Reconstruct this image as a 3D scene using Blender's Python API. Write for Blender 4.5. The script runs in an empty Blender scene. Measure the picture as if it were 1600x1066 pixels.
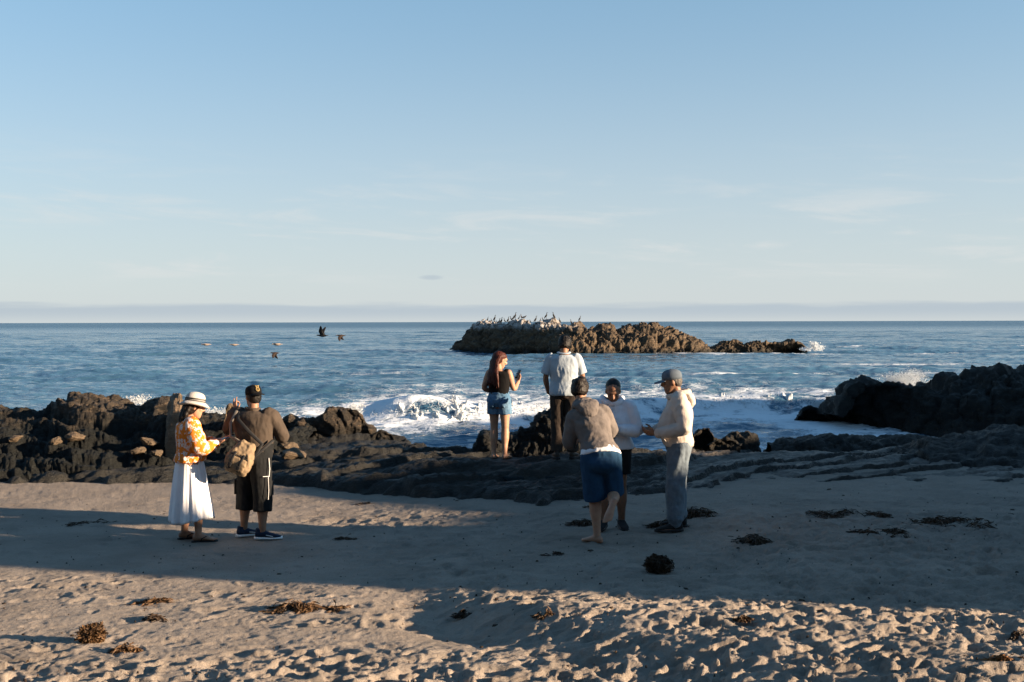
import bpy, bmesh, math, random
import numpy as np
from mathutils import Vector, Matrix

random.seed(7); RNG = np.random.default_rng(11)
SC = bpy.context.scene
COL = SC.collection
R = math.radians

# ------------------------------------------------------------------ camera
FPX = 1556.0; HZ = 503.0; CAMZ = 2.35
cam = bpy.data.cameras.new('camera'); camo = bpy.data.objects.new('camera', cam); COL.objects.link(camo)
cam.sensor_width = 36.0; cam.lens = 36.0 * FPX / 1600.0; cam.shift_y = -30.0 / 1600.0
cam.clip_start = 0.1; cam.clip_end = 60000
camo.location = (0, 0, CAMZ); camo.rotation_euler = (R(90), 0, 0)
camo.rotation_mode = 'XYZ'
camo.matrix_world = Matrix.Translation((0, 0, CAMZ)) @ Matrix.Rotation(R(90), 4, 'X') @ Matrix.Rotation(R(-0.14), 4, 'Z')
SC.camera = camo

# ------------------------------------------------------------------ light
SUN_EL, SUN_BACK = 11.0, 15.0          # sun low on the right, a little behind the camera
TE = math.tan(R(SUN_EL)); SA = math.sin(R(SUN_BACK)); CA = math.cos(R(SUN_BACK))
sl = bpy.data.lights.new('sun', 'SUN'); so = bpy.data.objects.new('sun', sl); COL.objects.link(so)
sl.energy = 5.0; sl.angle = R(0.5); sl.color = (1.0, 0.755, 0.515)
tosun = Vector((math.cos(R(SUN_EL)) * CA, -math.cos(R(SUN_EL)) * SA, math.sin(R(SUN_EL))))
so.rotation_euler = tosun.to_track_quat('Z', 'Y').to_euler(); so.location = tosun * 60

SC.view_settings.view_transform = 'Standard'; SC.view_settings.look = 'None'
SC.view_settings.gamma = 1.0; SC.view_settings.use_curve_mapping = False
SC.view_settings.exposure = 1.87

def world():
    w = bpy.data.worlds.new('World'); SC.world = w; w.use_nodes = True
    nt = w.node_tree; N = nt.nodes; L = nt.links; N.clear()
    out = N.new('ShaderNodeOutputWorld'); bg = N.new('ShaderNodeBackground')
    sky = N.new('ShaderNodeTexSky'); sky.sky_type = 'NISHITA'; sky.sun_disc = False
    sky.sun_elevation = R(SUN_EL); sky.sun_rotation = R(90 + SUN_BACK)
    sky.air_density = 1.0; sky.dust_density = 0.25; sky.ozone_density = 2.0; sky.altitude = 0
    geo = N.new('ShaderNodeNewGeometry')
    sep = N.new('ShaderNodeSeparateXYZ'); L.new(geo.outputs['Incoming'], sep.inputs[0])
    def math_(op, a, b=None, c=None):
        n = N.new('ShaderNodeMath'); n.operation = op
        for i, v in enumerate((a, b, c)):
            if v is None: continue
            if isinstance(v, (int, float)): n.inputs[i].default_value = v
            else: L.new(v, n.inputs[i])
        return n.outputs[0]
    def ramp(v, a, b):
        n = N.new('ShaderNodeMapRange'); n.interpolation_type = 'SMOOTHSTEP'
        n.inputs['From Min'].default_value = a; n.inputs['From Max'].default_value = b
        L.new(v, n.inputs['Value']); return n.outputs['Result']
    def mix(f, a, b, mode='MIX'):
        n = N.new('ShaderNodeMix'); n.data_type = 'RGBA'; n.blend_type = mode
        if isinstance(f, (int, float)): n.inputs['Factor'].default_value = f
        else: L.new(f, n.inputs['Factor'])
        for s, v in ((n.inputs['A'], a), (n.inputs['B'], b)):
            if isinstance(v, tuple): s.default_value = v
            else: L.new(v, s)
        return n.outputs['Result']
    # Incoming points from the shading point to the viewer: the view direction is its negative
    ez = math_('MULTIPLY', sep.outputs['Z'], -1.0)
    ex = math_('MULTIPLY', sep.outputs['X'], -1.0); ey = math_('MULTIPLY', sep.outputs['Y'], -1.0)
    az = math_('ARCTAN2', ex, ey)
    hs = N.new('ShaderNodeHueSaturation'); hs.inputs['Saturation'].default_value = 0.86; hs.inputs['Hue'].default_value = 0.493
    L.new(sky.outputs[0], hs.inputs['Color'])
    col = mix(1.0, hs.outputs['Color'], (.44, .66, .80, 1), 'MULTIPLY')
    # thin marine veil over the lowest degrees of the sky, all around
    K = 1 / (0.092 * 2 ** 1.87); lum = (.635 * K, .675 * K, .69 * K, 1)
    veil = math_('POWER', math_('MAXIMUM', math_('SUBTRACT', 1.0, math_('MULTIPLY', math_('MAXIMUM', ez, 0.0), 1.55)), 0.0), .85)
    lum = mix(ramp(ez, .0, .36), lum, (.31 * K, .45 * K, .565 * K, 1))
    col = mix(math_('MULTIPLY', veil, 0.96), col, lum)
    # wisps, stretched along the horizon
    comb = N.new('ShaderNodeCombineXYZ'); L.new(math_('MULTIPLY', az, 5.0), comb.inputs[0]); L.new(math_('ADD', math_('MULTIPLY', ez, 36.0), math_('MULTIPLY', az, 1.2)), comb.inputs[1])
    comb.inputs[2].default_value = 3.7
    nz = N.new('ShaderNodeTexNoise'); nz.inputs['Scale'].default_value = 1.25; nz.inputs['Detail'].default_value = 6; nz.inputs['Roughness'].default_value = .62
    nz.inputs['Distortion'].default_value = 0.4
    L.new(comb.outputs[0], nz.inputs['Vector'])
    wis = math_('MULTIPLY', ramp(nz.outputs['Fac'], .50, .74), math_('MULTIPLY', ramp(ez, .025, .06), math_('SUBTRACT', 1.0, ramp(ez, .07, .19))))
    col = mix(math_('MULTIPLY', wis, 0.55), col, (.76 * K, .77 * K, .76 * K, 1))
    # a grey low bank on the horizon with a ragged top
    c2 = N.new('ShaderNodeCombineXYZ'); L.new(math_('MULTIPLY', az, 9.0), c2.inputs[0]); L.new(math_('MULTIPLY', ez, 120.0), c2.inputs[1])
    n2 = N.new('ShaderNodeTexNoise'); n2.inputs['Scale'].default_value = 1.0; n2.inputs['Detail'].default_value = 4
    L.new(c2.outputs[0], n2.inputs['Vector'])
    top = math_('ADD', 0.0165, math_('MULTIPLY', math_('SUBTRACT', n2.outputs['Fac'], .5), .014))
    bank = math_('MULTIPLY', math_('SUBTRACT', 1.0, ramp(math_('SUBTRACT', ez, top), -.003, .0035)), ramp(ez, -.004, .012))
    col = mix(math_('MULTIPLY', bank, .8), col, (.46 * K, .54 * K, .61 * K, 1))
    # one small grey lens of cloud above the bank
    d1 = math_('POWER', math_('DIVIDE', math_('ADD', az, .081), .0135), 2.0)
    d2 = math_('POWER', math_('DIVIDE', math_('SUBTRACT', ez, .0445), .0030), 2.0)
    lens = math_('SUBTRACT', 1.0, ramp(math_('ADD', math_('ADD', d1, d2), math_('MULTIPLY', n2.outputs['Fac'], .6)), .3, 1.5))
    col = mix(math_('MULTIPLY', lens, .45), col, (.40 * K, .48 * K, .57 * K, 1))
    L.new(col, bg.inputs['Color']); bg.inputs['Strength'].default_value = 0.092
    L.new(bg.outputs[0], out.inputs[0])
world()

# ------------------------------------------------------------------ noise
_perm = RNG.permutation(256); _perm = np.concatenate([_perm, _perm, _perm])
_g = RNG.normal(size=(256, 3)); _g /= np.linalg.norm(_g, axis=1)[:, None]
def perlin(p):
    p = np.asarray(p, float); i = np.floor(p).astype(int); f = p - i; i &= 255
    u = f * f * f * (f * (f * 6 - 15) + 10); res = 0
    for dx in (0, 1):
        wx = u[:, 0] if dx else 1 - u[:, 0]
        for dy in (0, 1):
            wy = u[:, 1] if dy else 1 - u[:, 1]
            for dz in (0, 1):
                wz = u[:, 2] if dz else 1 - u[:, 2]
                h = _perm[_perm[_perm[(i[:, 0] + dx) & 255] + ((i[:, 1] + dy) & 255)] + ((i[:, 2] + dz) & 255)]
                gr = _g[h]
                res = res + wx * wy * wz * (gr[:, 0] * (f[:, 0] - dx) + gr[:, 1] * (f[:, 1] - dy) + gr[:, 2] * (f[:, 2] - dz))
    return res * 1.5
def fbm(p, o=4, g=.5, l=2.03):
    a = 1; s = 0; p = np.array(p, float)
    for k in range(o): s = s + a * perlin(p + 17.3 * k); a *= g; p = p * l
    return s
def ridged(p, o=4, g=.5, l=2.03):
    a = 1; s = 0; p = np.array(p, float)
    for k in range(o): s = s + a * (1 - 2 * np.abs(perlin(p + 9.1 * k))); a *= g; p = p * l
    return s
def billow(p, o=4, g=.5, l=2.03):
    a = 1; s = 0; p = np.array(p, float)
    for k in range(o): s = s + a * (2 * np.abs(perlin(p + 5.7 * k)) - .4); a *= g; p = p * l
    return s
_cr = RNG.random((256, 3))
def worley(p):
    """distance to nearest and second feature point, and the nearest cell's random value"""
    p = np.asarray(p, float); i0 = np.floor(p).astype(int)
    d1 = np.full(len(p), 9.); d2 = np.full(len(p), 9.); cv = np.zeros(len(p))
    for dx in (-1, 0, 1):
        for dy in (-1, 0, 1):
            for dz in (-1, 0, 1):
                c = i0 + (dx, dy, dz)
                h = _perm[_perm[_perm[c[:, 0] & 255] + (c[:, 1] & 255)] + (c[:, 2] & 255)]
                d = np.linalg.norm(c + _cr[h] - p, axis=1)
                n = d < d1
                d2 = np.where(n, d1, np.minimum(d2, d)); cv = np.where(n, _cr[(h * 7 + 3) & 255, 0], cv); d1 = np.minimum(d1, d)
    return d1, d2, cv
def sstep(a, b, x):
    t = np.clip((x - a) / (b - a), 0, 1); return t * t * (3 - 2 * t)
def knots(x, ks):
    ks = sorted(ks); return np.interp(x, [k[0] for k in ks], [k[1] for k in ks])
def at(px, py, Y):                       # a world point at distance Y on the ray through a photograph pixel
    return np.array([(px - 800) / FPX * Y, Y, CAMZ - (py - HZ) / FPX * Y])

# ------------------------------------------------------------------ object helpers
def link(name, me, mat=None, parent=None, smooth=True):
    o = bpy.data.objects.new(name, me); COL.objects.link(o)
    if mat: me.materials.clear(); me.materials.append(mat)
    if smooth: me.polygons.foreach_set('use_smooth', [True] * len(me.polygons))
    if parent: o.parent = parent
    return o
def tag(o, label=None, cat=None, group=None, kind=None):
    for k, v in (('label', label), ('category', cat), ('group', group), ('kind', kind)):
        if v: o[k] = v
    return o
def empty(name, loc, rz=0):
    o = bpy.data.objects.new(name, None); COL.objects.link(o); o.location = loc; o.rotation_euler = (0, 0, rz); o.empty_display_size = .2
    return o
def grid_mesh(name, P, ns, nr, attr=None):
    """P: (ns*nr,3) rows of nr"""
    me = bpy.data.meshes.new(name); n = ns * nr
    me.vertices.add(n); me.vertices.foreach_set('co', np.ascontiguousarray(P, dtype=np.float32).ravel())
    a = (np.arange(ns - 1)[:, None] * nr + np.arange(nr - 1)[None]).ravel()
    q = np.stack([a, a + nr, a + nr + 1, a + 1], 1).ravel().astype(np.int32)
    nf = len(a); me.loops.add(nf * 4); me.loops.foreach_set('vertex_index', q)
    me.polygons.add(nf); me.polygons.foreach_set('loop_start', np.arange(0, nf * 4, 4, dtype=np.int32))
    me.polygons.foreach_set('loop_total', np.full(nf, 4, dtype=np.int32))
    me.update(calc_edges=True)
    for k, v in (attr or {}).items():
        at_ = me.attributes.new(k, 'FLOAT', 'POINT'); at_.data.foreach_set('value', np.asarray(v, np.float32))
    return me
def grid_normals(P, ns, nr):
    G = P.reshape(ns, nr, 3); n = np.cross(np.gradient(G, axis=0), np.gradient(G, axis=1)).reshape(-1, 3)
    return n / np.maximum(np.linalg.norm(n, axis=1), 1e-9)[:, None]

# ------------------------------------------------------------------ materials
class NT:
    def __init__(s, name):
        s.m = bpy.data.materials.new(name); s.m.use_nodes = True; s.t = s.m.node_tree
        s.N = s.t.nodes; s.L = s.t.links; s.b = s.N['Principled BSDF']; s.tc = s.N.new('ShaderNodeTexCoord')
        s.out = s.N['Material Output']
    def set(s, k, v):
        if isinstance(v, (int, float)): s.b.inputs[k].default_value = v
        elif isinstance(v, tuple): s.b.inputs[k].default_value = (*v, 1) if len(v) == 3 and 'Radius' not in k else v
        else: s.L.new(v, s.b.inputs[k])
    def vec(s, scale=(1, 1, 1), rot=(0, 0, 0), loc=(0, 0, 0)):
        m = s.N.new('ShaderNodeMapping'); m.inputs['Scale'].default_value = scale; m.inputs['Rotation'].default_value = rot; m.inputs['Location'].default_value = loc
        s.L.new(s.tc.outputs['Object'], m.inputs['Vector']); return m.outputs[0]
    def noise(s, sc, det=4, rough=.55, dist=0, vec=None):
        n = s.N.new('ShaderNodeTexNoise'); n.inputs['Scale'].default_value = sc; n.inputs['Detail'].default_value = det
        n.inputs['Roughness'].default_value = rough; n.inputs['Distortion'].default_value = dist
        s.L.new(vec or s.tc.outputs['Object'], n.inputs['Vector']); return n.outputs['Fac']
    def voro(s, sc, feat='F1', vec=None, out='Distance'):
        n = s.N.new('ShaderNodeTexVoronoi'); n.feature = feat; n.inputs['Scale'].default_value = sc
        s.L.new(vec or s.tc.outputs['Object'], n.inputs['Vector']); return n.outputs[out]
    def rng(s, v, a, b, c=0, d=1):
        n = s.N.new('ShaderNodeMapRange'); n.interpolation_type = 'SMOOTHSTEP'
        for k, x in (('From Min', a), ('From Max', b), ('To Min', c), ('To Max', d)): n.inputs[k].default_value = x
        s.L.new(v, n.inputs['Value']); return n.outputs['Result']
    def math(s, op, a, b=None):
        n = s.N.new('ShaderNodeMath'); n.operation = op
        for i, v in enumerate((a, b)):
            if v is None: continue
            if isinstance(v, (int, float)): n.inputs[i].default_value = v
            else: s.L.new(v, n.inputs[i])
        return n.outputs[0]
    def mix(s, f, a, b, mode='MIX'):
        n = s.N.new('ShaderNodeMix'); n.data_type = 'RGBA'; n.blend_type = mode
        if isinstance(f, (int, float)): n.inputs['Factor'].default_value = f
        else: s.L.new(f, n.inputs['Factor'])
        for q, v in ((n.inputs['A'], a), (n.inputs['B'], b)):
            if isinstance(v, tuple): q.default_value = v if len(v) == 4 else (*v, 1)
            else: s.L.new(v, q)
        return n.outputs['Result']
    def attr(s, name):
        n = s.N.new('ShaderNodeAttribute'); n.attribute_name = name; return n.outputs['Fac']
    def sep(s, what='Object'):
        n = s.N.new('ShaderNodeSeparateXYZ'); s.L.new(s.tc.outputs[what], n.inputs[0]); return n.outputs
    def normal_z(s):
        g = s.N.new('ShaderNodeNewGeometry'); n = s.N.new('ShaderNodeSeparateXYZ'); s.L.new(g.outputs['Normal'], n.inputs[0]); return n.outputs['Z']
    def bump(s, h, strength=.5, dist=.02, prev=None):
        n = s.N.new('ShaderNodeBump'); n.inputs['Strength'].default_value = strength; n.inputs['Distance'].default_value = dist
        s.L.new(h, n.inputs['Height'])
        if prev is not None: s.L.new(prev, n.inputs['Normal'])
        s.L.new(n.outputs[0], s.b.inputs['Normal']); return n.outputs[0]
def plain(name, c1, c2=None, sc=20, rough=.8, bump=.3, bsc=80, dist=.004, spec=.3, stretch=(1, 1, 1), sheen=0, metal=0):
    t = NT(name); c2 = c2 or tuple(x * .7 for x in c1); v = t.vec(stretch)
    t.set('Base Color', t.mix(t.rng(t.noise(sc, 4, vec=v), .35, .65), c1, c2)); t.set('Roughness', rough)
    t.set('Specular IOR Level', spec); t.set('Metallic', metal)
    if sheen: t.set('Sheen Weight', sheen)
    if bump: t.bump(t.noise(bsc, 3, vec=v), bump, dist)
    return t.m
# ================================================================== sand
SEA = -0.95
SHELF_FRONT = [(-30, 15.2), (-9, 15.2), (-3.6, 15.05), (-1.8, 13.8), (0, 12.75), (.9, 12.55), (1.8, 12.9), (2.8, 13.3), (3.8, 13.7), (7.2, 13.4), (14, 13.0), (30, 13)]
SHELF_BACK = [(-30, 21.5), (-9, 21), (-4, 20.6), (-2.4, 18.9), (-1.3, 17.0), (-.3, 16.2), (1, 16.6), (3, 17.1), (4, 17.3), (5.5, 17.4), (7, 17.6), (9, 18.2), (14, 22), (30, 26)]
def sand_base(x, y):
    z = knots(y, [(-60, 3), (-20, 1.6), (0, .64), (4, .33), (6, .17), (8, .05), (10, -.04), (12, -.07), (15, -.05), (16, -.08), (18, -.35), (22, -1.1), (30, -2.2), (60, -4)])
    tilt = np.clip(.050 * x + .07, -.04, .20) * sstep(7, 10.5, y)
    xe = x + 1.0 * (y - 7.3)                         # the churned berm in the right foreground
    berm = .16 * sstep(-.6, .7, xe) * (1 - sstep(7.1, 8.6, y + .12 * x)) * sstep(3, 5.5, y)
    hollow = -.11 * np.exp(-(((x + .50 + .35 * (y - 7.6)) / .34) ** 2 + ((y - 7.7) / .75) ** 2))
    return z + tilt + berm + hollow
def churn(x, y):                                     # how trampled the sand is, 0..1
    right = sstep(-.9, .6, x + .55 * (y - 7.4)) * (1 - .55 * sstep(7.6, 9.6, y + .1 * x))
    front = 1 - sstep(6.1, 7.5, y - .10 * x)
    mid = .95 * sstep(.9, 2.6, x) * (1 - sstep(10.5, 13, y))
    lay = .55 * np.exp(-(((x + 1.1) / .8) ** 2 + ((y - 7.6) / .45) ** 2))
    base = .32 * (1 - .35 * sstep(8.6, 10.5, y) - .5 * sstep(11, 14.5, y)) * np.clip(.7 + .9 * np.sin(1.7 * x + .6 * y) * np.sin(2.3 * y - .8 * x), .25, 1.3)
    return np.clip(np.maximum.reduce([right, front, mid, lay, base]), 0, 1)

def col_spread(n, wide):
    c = np.linspace(-1, 1, n); a = np.abs(c); k = .86
    return np.sign(c) * np.where(a < k, a / k, 1 + (wide - 1) * ((a - k) / (1 - k)) ** 3)

def build_sand():
    ys = np.concatenate([np.linspace(-40, 2.5, 24)[:-1], 2.5 * 1.0030 ** np.arange(0, 600)[:-1]])
    ys = ys[ys < 14]; ys = np.concatenate([ys, np.arange(14, 18, .12), np.linspace(18, 40, 22)])
    ns = len(ys); nr = 760; g = col_spread(nr, 14)
    w = np.maximum(ys, 5.2) * .60
    X = w[:, None] * g[None]; Y = np.repeat(ys[:, None], nr, 1)
    x = X.ravel(); y = Y.ravel(); z0 = sand_base(x, y); ch = churn(x, y)
    q = np.stack([x, y, np.zeros_like(x)], 1)
    near = (y > 1.5) & (y < 19) & (np.abs(x) < .75 * np.maximum(y, 5.2))
    dz = np.zeros_like(x); qq = q[near]; cn = ch[near]
    # trampled humps: broad, asymmetric, sharp crested
    wq = qq + .22 * np.stack([perlin(qq * 2.3 + 3), perlin(qq * 2.3 + 31), np.zeros(len(qq))], 1)
    hum = .040 * fbm(wq * (1.3, 2.6, 1), 2) + .019 * ridged(wq * (1.9, 4.2, 1) + 7, 3, .55) + .015 * fbm(wq * (3.0, 6.6, 1) + 60, 2) - .01
    fine = .007 * fbm(wq * (8, 11, 1), 3, .65) + .006 * fbm(qq * 22 + 11, 2) + .0055 * ridged(qq * 15, 2)
    flat = .009 * fbm(qq * (1.6, 3.0, 1), 3) + .0055 * np.clip(fbm(qq * 20 + 90, 2, .6), -.1, 1) * np.clip(.6 + 1.2 * fbm(qq * 2 + 33, 2), 0, 1.6) + .005 * fbm(qq * (7, 11, 1) + 5, 3, .65) * np.clip(.7 + fbm(qq * 1.1 + 70, 2), .1, 1.6)
    clod = np.clip(fbm(wq * 19 + 3, 3, .6) - .20, 0, 1)
    # streaky scuffs in the flat sand (old prints, weed drag marks)
    scuff = np.clip(fbm(qq * (2.6, 5.2, 1) + 40, 3) - .28, 0, 1) * .035
    dz[near] = cn * (hum + .034 * clod) + (.3 + .7 * cn) * fine + (1 - cn) * (1.5 * flat - scuff)
    G = np.full(ns, 0); DZ = dz.reshape(ns, nr)
    # footprints
    rs = np.random.default_rng(5)
    cnt = 0
    while cnt < 3600:
        fy = rs.uniform(4.2, 12.5); fx = rs.uniform(-.62, .62) * fy
        c = float(churn(np.array([fx]), np.array([fy]))[0])
        if rs.random() > c * .9 + .06: cnt += .05; continue
        cnt += 1
        ang = rs.uniform(0, math.pi) if rs.random() < .35 else rs.normal(.05, .3)
        L = rs.uniform(.06, .16); W_ = L * rs.uniform(.42, .75); dep = rs.uniform(.008, .030) * (.35 + .65 * c)
        i0, i1 = np.searchsorted(ys, [fy - .36, fy + .36])
        wj = np.maximum(fy, 5.2) * .60
        j0 = np.searchsorted(g * wj, fx - .42); j1 = np.searchsorted(g * wj, fx + .42)
        sx = X[i0:i1, j0:j1] - fx; sy = Y[i0:i1, j0:j1] - fy
        a = (sx * math.cos(ang) + sy * math.sin(ang)) / L; b = (-sx * math.sin(ang) + sy * math.cos(ang)) / W_
        r = np.sqrt(a * a + b * b) * (1 + .12 * np.sin(3 * np.arctan2(b, a) + fx * 9))
        DZ[i0:i1, j0:j1] += -dep * (1 - sstep(.6, 1.0, r)) + dep * .40 * np.exp(-((r - 1.22) / .2) ** 2) * (1 + .6 * np.sign(a) * np.minimum(np.abs(a), 1))
    K9 = np.array([1, 3, 1]) / 5
    for _ in range(0): DZ = np.apply_along_axis(lambda v: np.convolve(v, K9, 'same'), 1, DZ); DZ = np.apply_along_axis(lambda v: np.convolve(v, K9, 'same'), 0, DZ)
    DZ = .05 * np.tanh(DZ * .78 / .05)
    z = z0 + DZ.ravel()
    me = grid_mesh('sand', np.stack([x, y, z], 1), ns, nr)
    t = NT('dry sand')
    v = t.vec(); xyz = t.sep()
    c = t.mix(t.rng(t.noise(1.3, 5, .6), .35, .68), (.37, .312, .258), (.285, .240, .198))
    c = t.mix(t.rng(t.noise(55, 3, .7), .55, .75), c, (.25, .18, .13))
    c = t.mix(t.math('MULTIPLY', t.rng(t.noise(420, 2, .6), .60, .74), .55), c, (.10, .075, .06))
    # damp sand towards the rocks and sea, plus shade painted in at right
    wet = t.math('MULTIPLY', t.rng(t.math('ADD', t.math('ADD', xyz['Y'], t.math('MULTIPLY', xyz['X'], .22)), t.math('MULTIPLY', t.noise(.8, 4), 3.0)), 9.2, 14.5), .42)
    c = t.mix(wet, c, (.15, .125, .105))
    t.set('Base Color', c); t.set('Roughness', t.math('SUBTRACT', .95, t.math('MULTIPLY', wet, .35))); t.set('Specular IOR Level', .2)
    p = t.bump(t.noise(34, 5, .8), 1.0, .032); t.bump(t.noise(130, 3, .75), .8, .007, p)
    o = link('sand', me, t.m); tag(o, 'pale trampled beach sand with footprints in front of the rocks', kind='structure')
    return o
build_sand()

# ================================================================== rocks
def rock_mat(name, dark, mid, tan, wet=.5, rough=.75, guano=None, sc=1.0, tanlo=.5, zone=None):
    t = NT(name); v = t.vec((1, 1, 2.6), rot=(.0, .16, 0))
    a = t.noise(1.1 * sc, 6, .65, .6, v); b = t.noise(6 * sc, 5, .7, .3, v)
    c = t.mix(t.rng(a, .35, .65), dark, mid); c = t.mix(t.math('MULTIPLY', t.rng(b, tanlo, tanlo + .22), .85), c, tan)
    c = t.mix(t.math('MULTIPLY', t.rng(t.voro(9 * sc), .0, .18, 1, 0), .5), c, tuple(x * .35 for x in dark))
    if zone:  # near-black below: algae and tide band, with the reef front's shade painted in
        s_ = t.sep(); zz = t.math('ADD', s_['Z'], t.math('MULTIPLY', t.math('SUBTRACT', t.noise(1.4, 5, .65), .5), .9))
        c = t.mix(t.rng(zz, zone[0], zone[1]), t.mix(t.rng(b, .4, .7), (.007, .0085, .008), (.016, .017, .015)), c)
    if guano:
        z0, z1, x0, x1 = guano; s = t.sep()
        m = t.math('MULTIPLY', t.rng(t.math('ADD', s['Z'], t.math('MULTIPLY', t.noise(.9, 5, .7), 1.6)), z0 + .8, z1 + .8), t.rng(t.math('ADD', s['X'], t.math('MULTIPLY', t.noise(.6, 4), 5)), x0 + 2.5, x1 + 2.5, 1, 0))
        m = t.math('MULTIPLY', m, t.rng(t.noise(2.2, 5, .7), .36, .54))
        c = t.mix(t.math('MULTIPLY', m, .85), c, (.42, .40, .385))
    t.set('Base Color', c); t.set('Roughness', t.rng(a, .3, .7, rough - .18 * wet, rough)); t.set('Specular IOR Level', .25)
    p = t.bump(t.noise(9 * sc, 6, .8, .4, v), 1.0, .09 / sc); t.bump(t.noise(40 * sc, 4, .75), .6, .014 / sc, p)
    return t.m
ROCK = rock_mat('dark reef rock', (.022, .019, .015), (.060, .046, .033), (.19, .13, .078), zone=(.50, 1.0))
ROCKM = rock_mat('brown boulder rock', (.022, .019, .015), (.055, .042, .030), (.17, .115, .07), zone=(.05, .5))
ROCKW = rock_mat('wet black rock', (.009, .010, .0095), (.017, .0165, .015), (.045, .036, .026), wet=1, rough=.7)
ROCKS = rock_mat('tan lit-facet stone', (.07, .052, .035), (.13, .095, .062), (.22, .155, .10), sc=2.5)
ROCKT = rock_mat('tan boulder rock', (.10, .075, .05), (.20, .14, .09), (.34, .24, .15), sc=1.6)
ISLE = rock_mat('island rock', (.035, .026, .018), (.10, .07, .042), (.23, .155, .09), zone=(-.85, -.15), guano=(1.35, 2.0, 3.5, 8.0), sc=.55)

def rough_grid(P, ns, nr, amps, strata=None, crag=None, seed=0, out=1):
    """displace a grid along its normals with broad, ridged and blocky relief"""
    n = grid_normals(P, ns, nr) * out; q = P + seed * 13.7
    d = np.zeros(len(P))
    for (a, f, kind) in amps:
        if kind == 'f': d += a * fbm(q * f, 3)
        elif kind == 'r': d += a * ridged(q * f, 4)
        elif kind == 'b': d += a * billow(q * f, 3)
        elif kind == 'w':
            w = q + .35 / f * np.stack([perlin(q * f), perlin(q * f + 50), perlin(q * f + 90)], 1)
            d1, d2, cv = worley(w * f); d += a * (np.minimum((d2 - d1) * 2.2, 1) + .9 * cv - .9)
    if strata:
        a, h, tx, ty = strata
        s = (q[:, 2] + tx * q[:, 0] + ty * q[:, 1] + .25 * h * fbm(q * (.6, .6, 2) / h * .25, 3)) / h
        fr = s - np.floor(s); d += a * (sstep(0, .75, fr) - sstep(.86, 1, fr)) * (.5 + .8 * _cr[np.floor(s).astype(int) & 255, 1])
    return P + n * (d - d.mean())[:, None]

def ridge_rock(name, sky, base, Yc, Yb, mat, label, cat='rock', ns=220, nr=70, amps=(), strata=None, seed=0, zb=None, pf=.62, pb=.6, kind=None, sink=.35, parent=None):
    """a rock whose skyline (px,py) lies at distance Yc and whose foot runs along base (px,py); foot height zb"""
    P = np.zeros((ns, nr, 3)); xs = np.linspace(sky[0][0], sky[-1][0], ns)
    pyc = knots(xs, sky); pyb = knots(xs, base); s = np.linspace(0, 1, ns); rr = np.linspace(0, 1, nr)
    yc = Yc if np.isscalar(Yc) else knots(xs, Yc)
    Xc = (xs - 800) / FPX * yc; Zc = CAMZ - (pyc - HZ) / FPX * yc
    zbv = zb if np.isscalar(zb) else knots(xs, zb)
    yf = (CAMZ - zbv) * FPX / (pyb - HZ)
    yb = yc + Yb
    k = .55
    for j, r in enumerate(rr):
        if r <= k:
            u = r / k; y = yf + (yc - yf) * u; h = np.sin(u * math.pi / 2) ** pf
            X = (xs - 800) / FPX * (yf + (yc - yf) * u)
        else:
            u = (r - k) / (1 - k); y = yc + (yb - yc) * u; h = np.cos(u * math.pi / 2) ** pb; X = Xc
        z = (zbv - sink) + (Zc - zbv + sink) * h
        P[:, j] = np.stack([X, np.broadcast_to(y, xs.shape), z], 1)
    P = P.reshape(-1, 3)
    n = grid_normals(P, ns, nr); out = 1 if n[(ns // 2) * nr + int(nr * .5)][2] > 0 else -1
    P = rough_grid(P, ns, nr, amps, strata, seed=seed, out=out)
    o = link(name, grid_mesh(name, P, ns, nr), mat, parent)
    if cat: tag(o, label, cat)
    else: tag(o, label, kind=kind)
    return o

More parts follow.
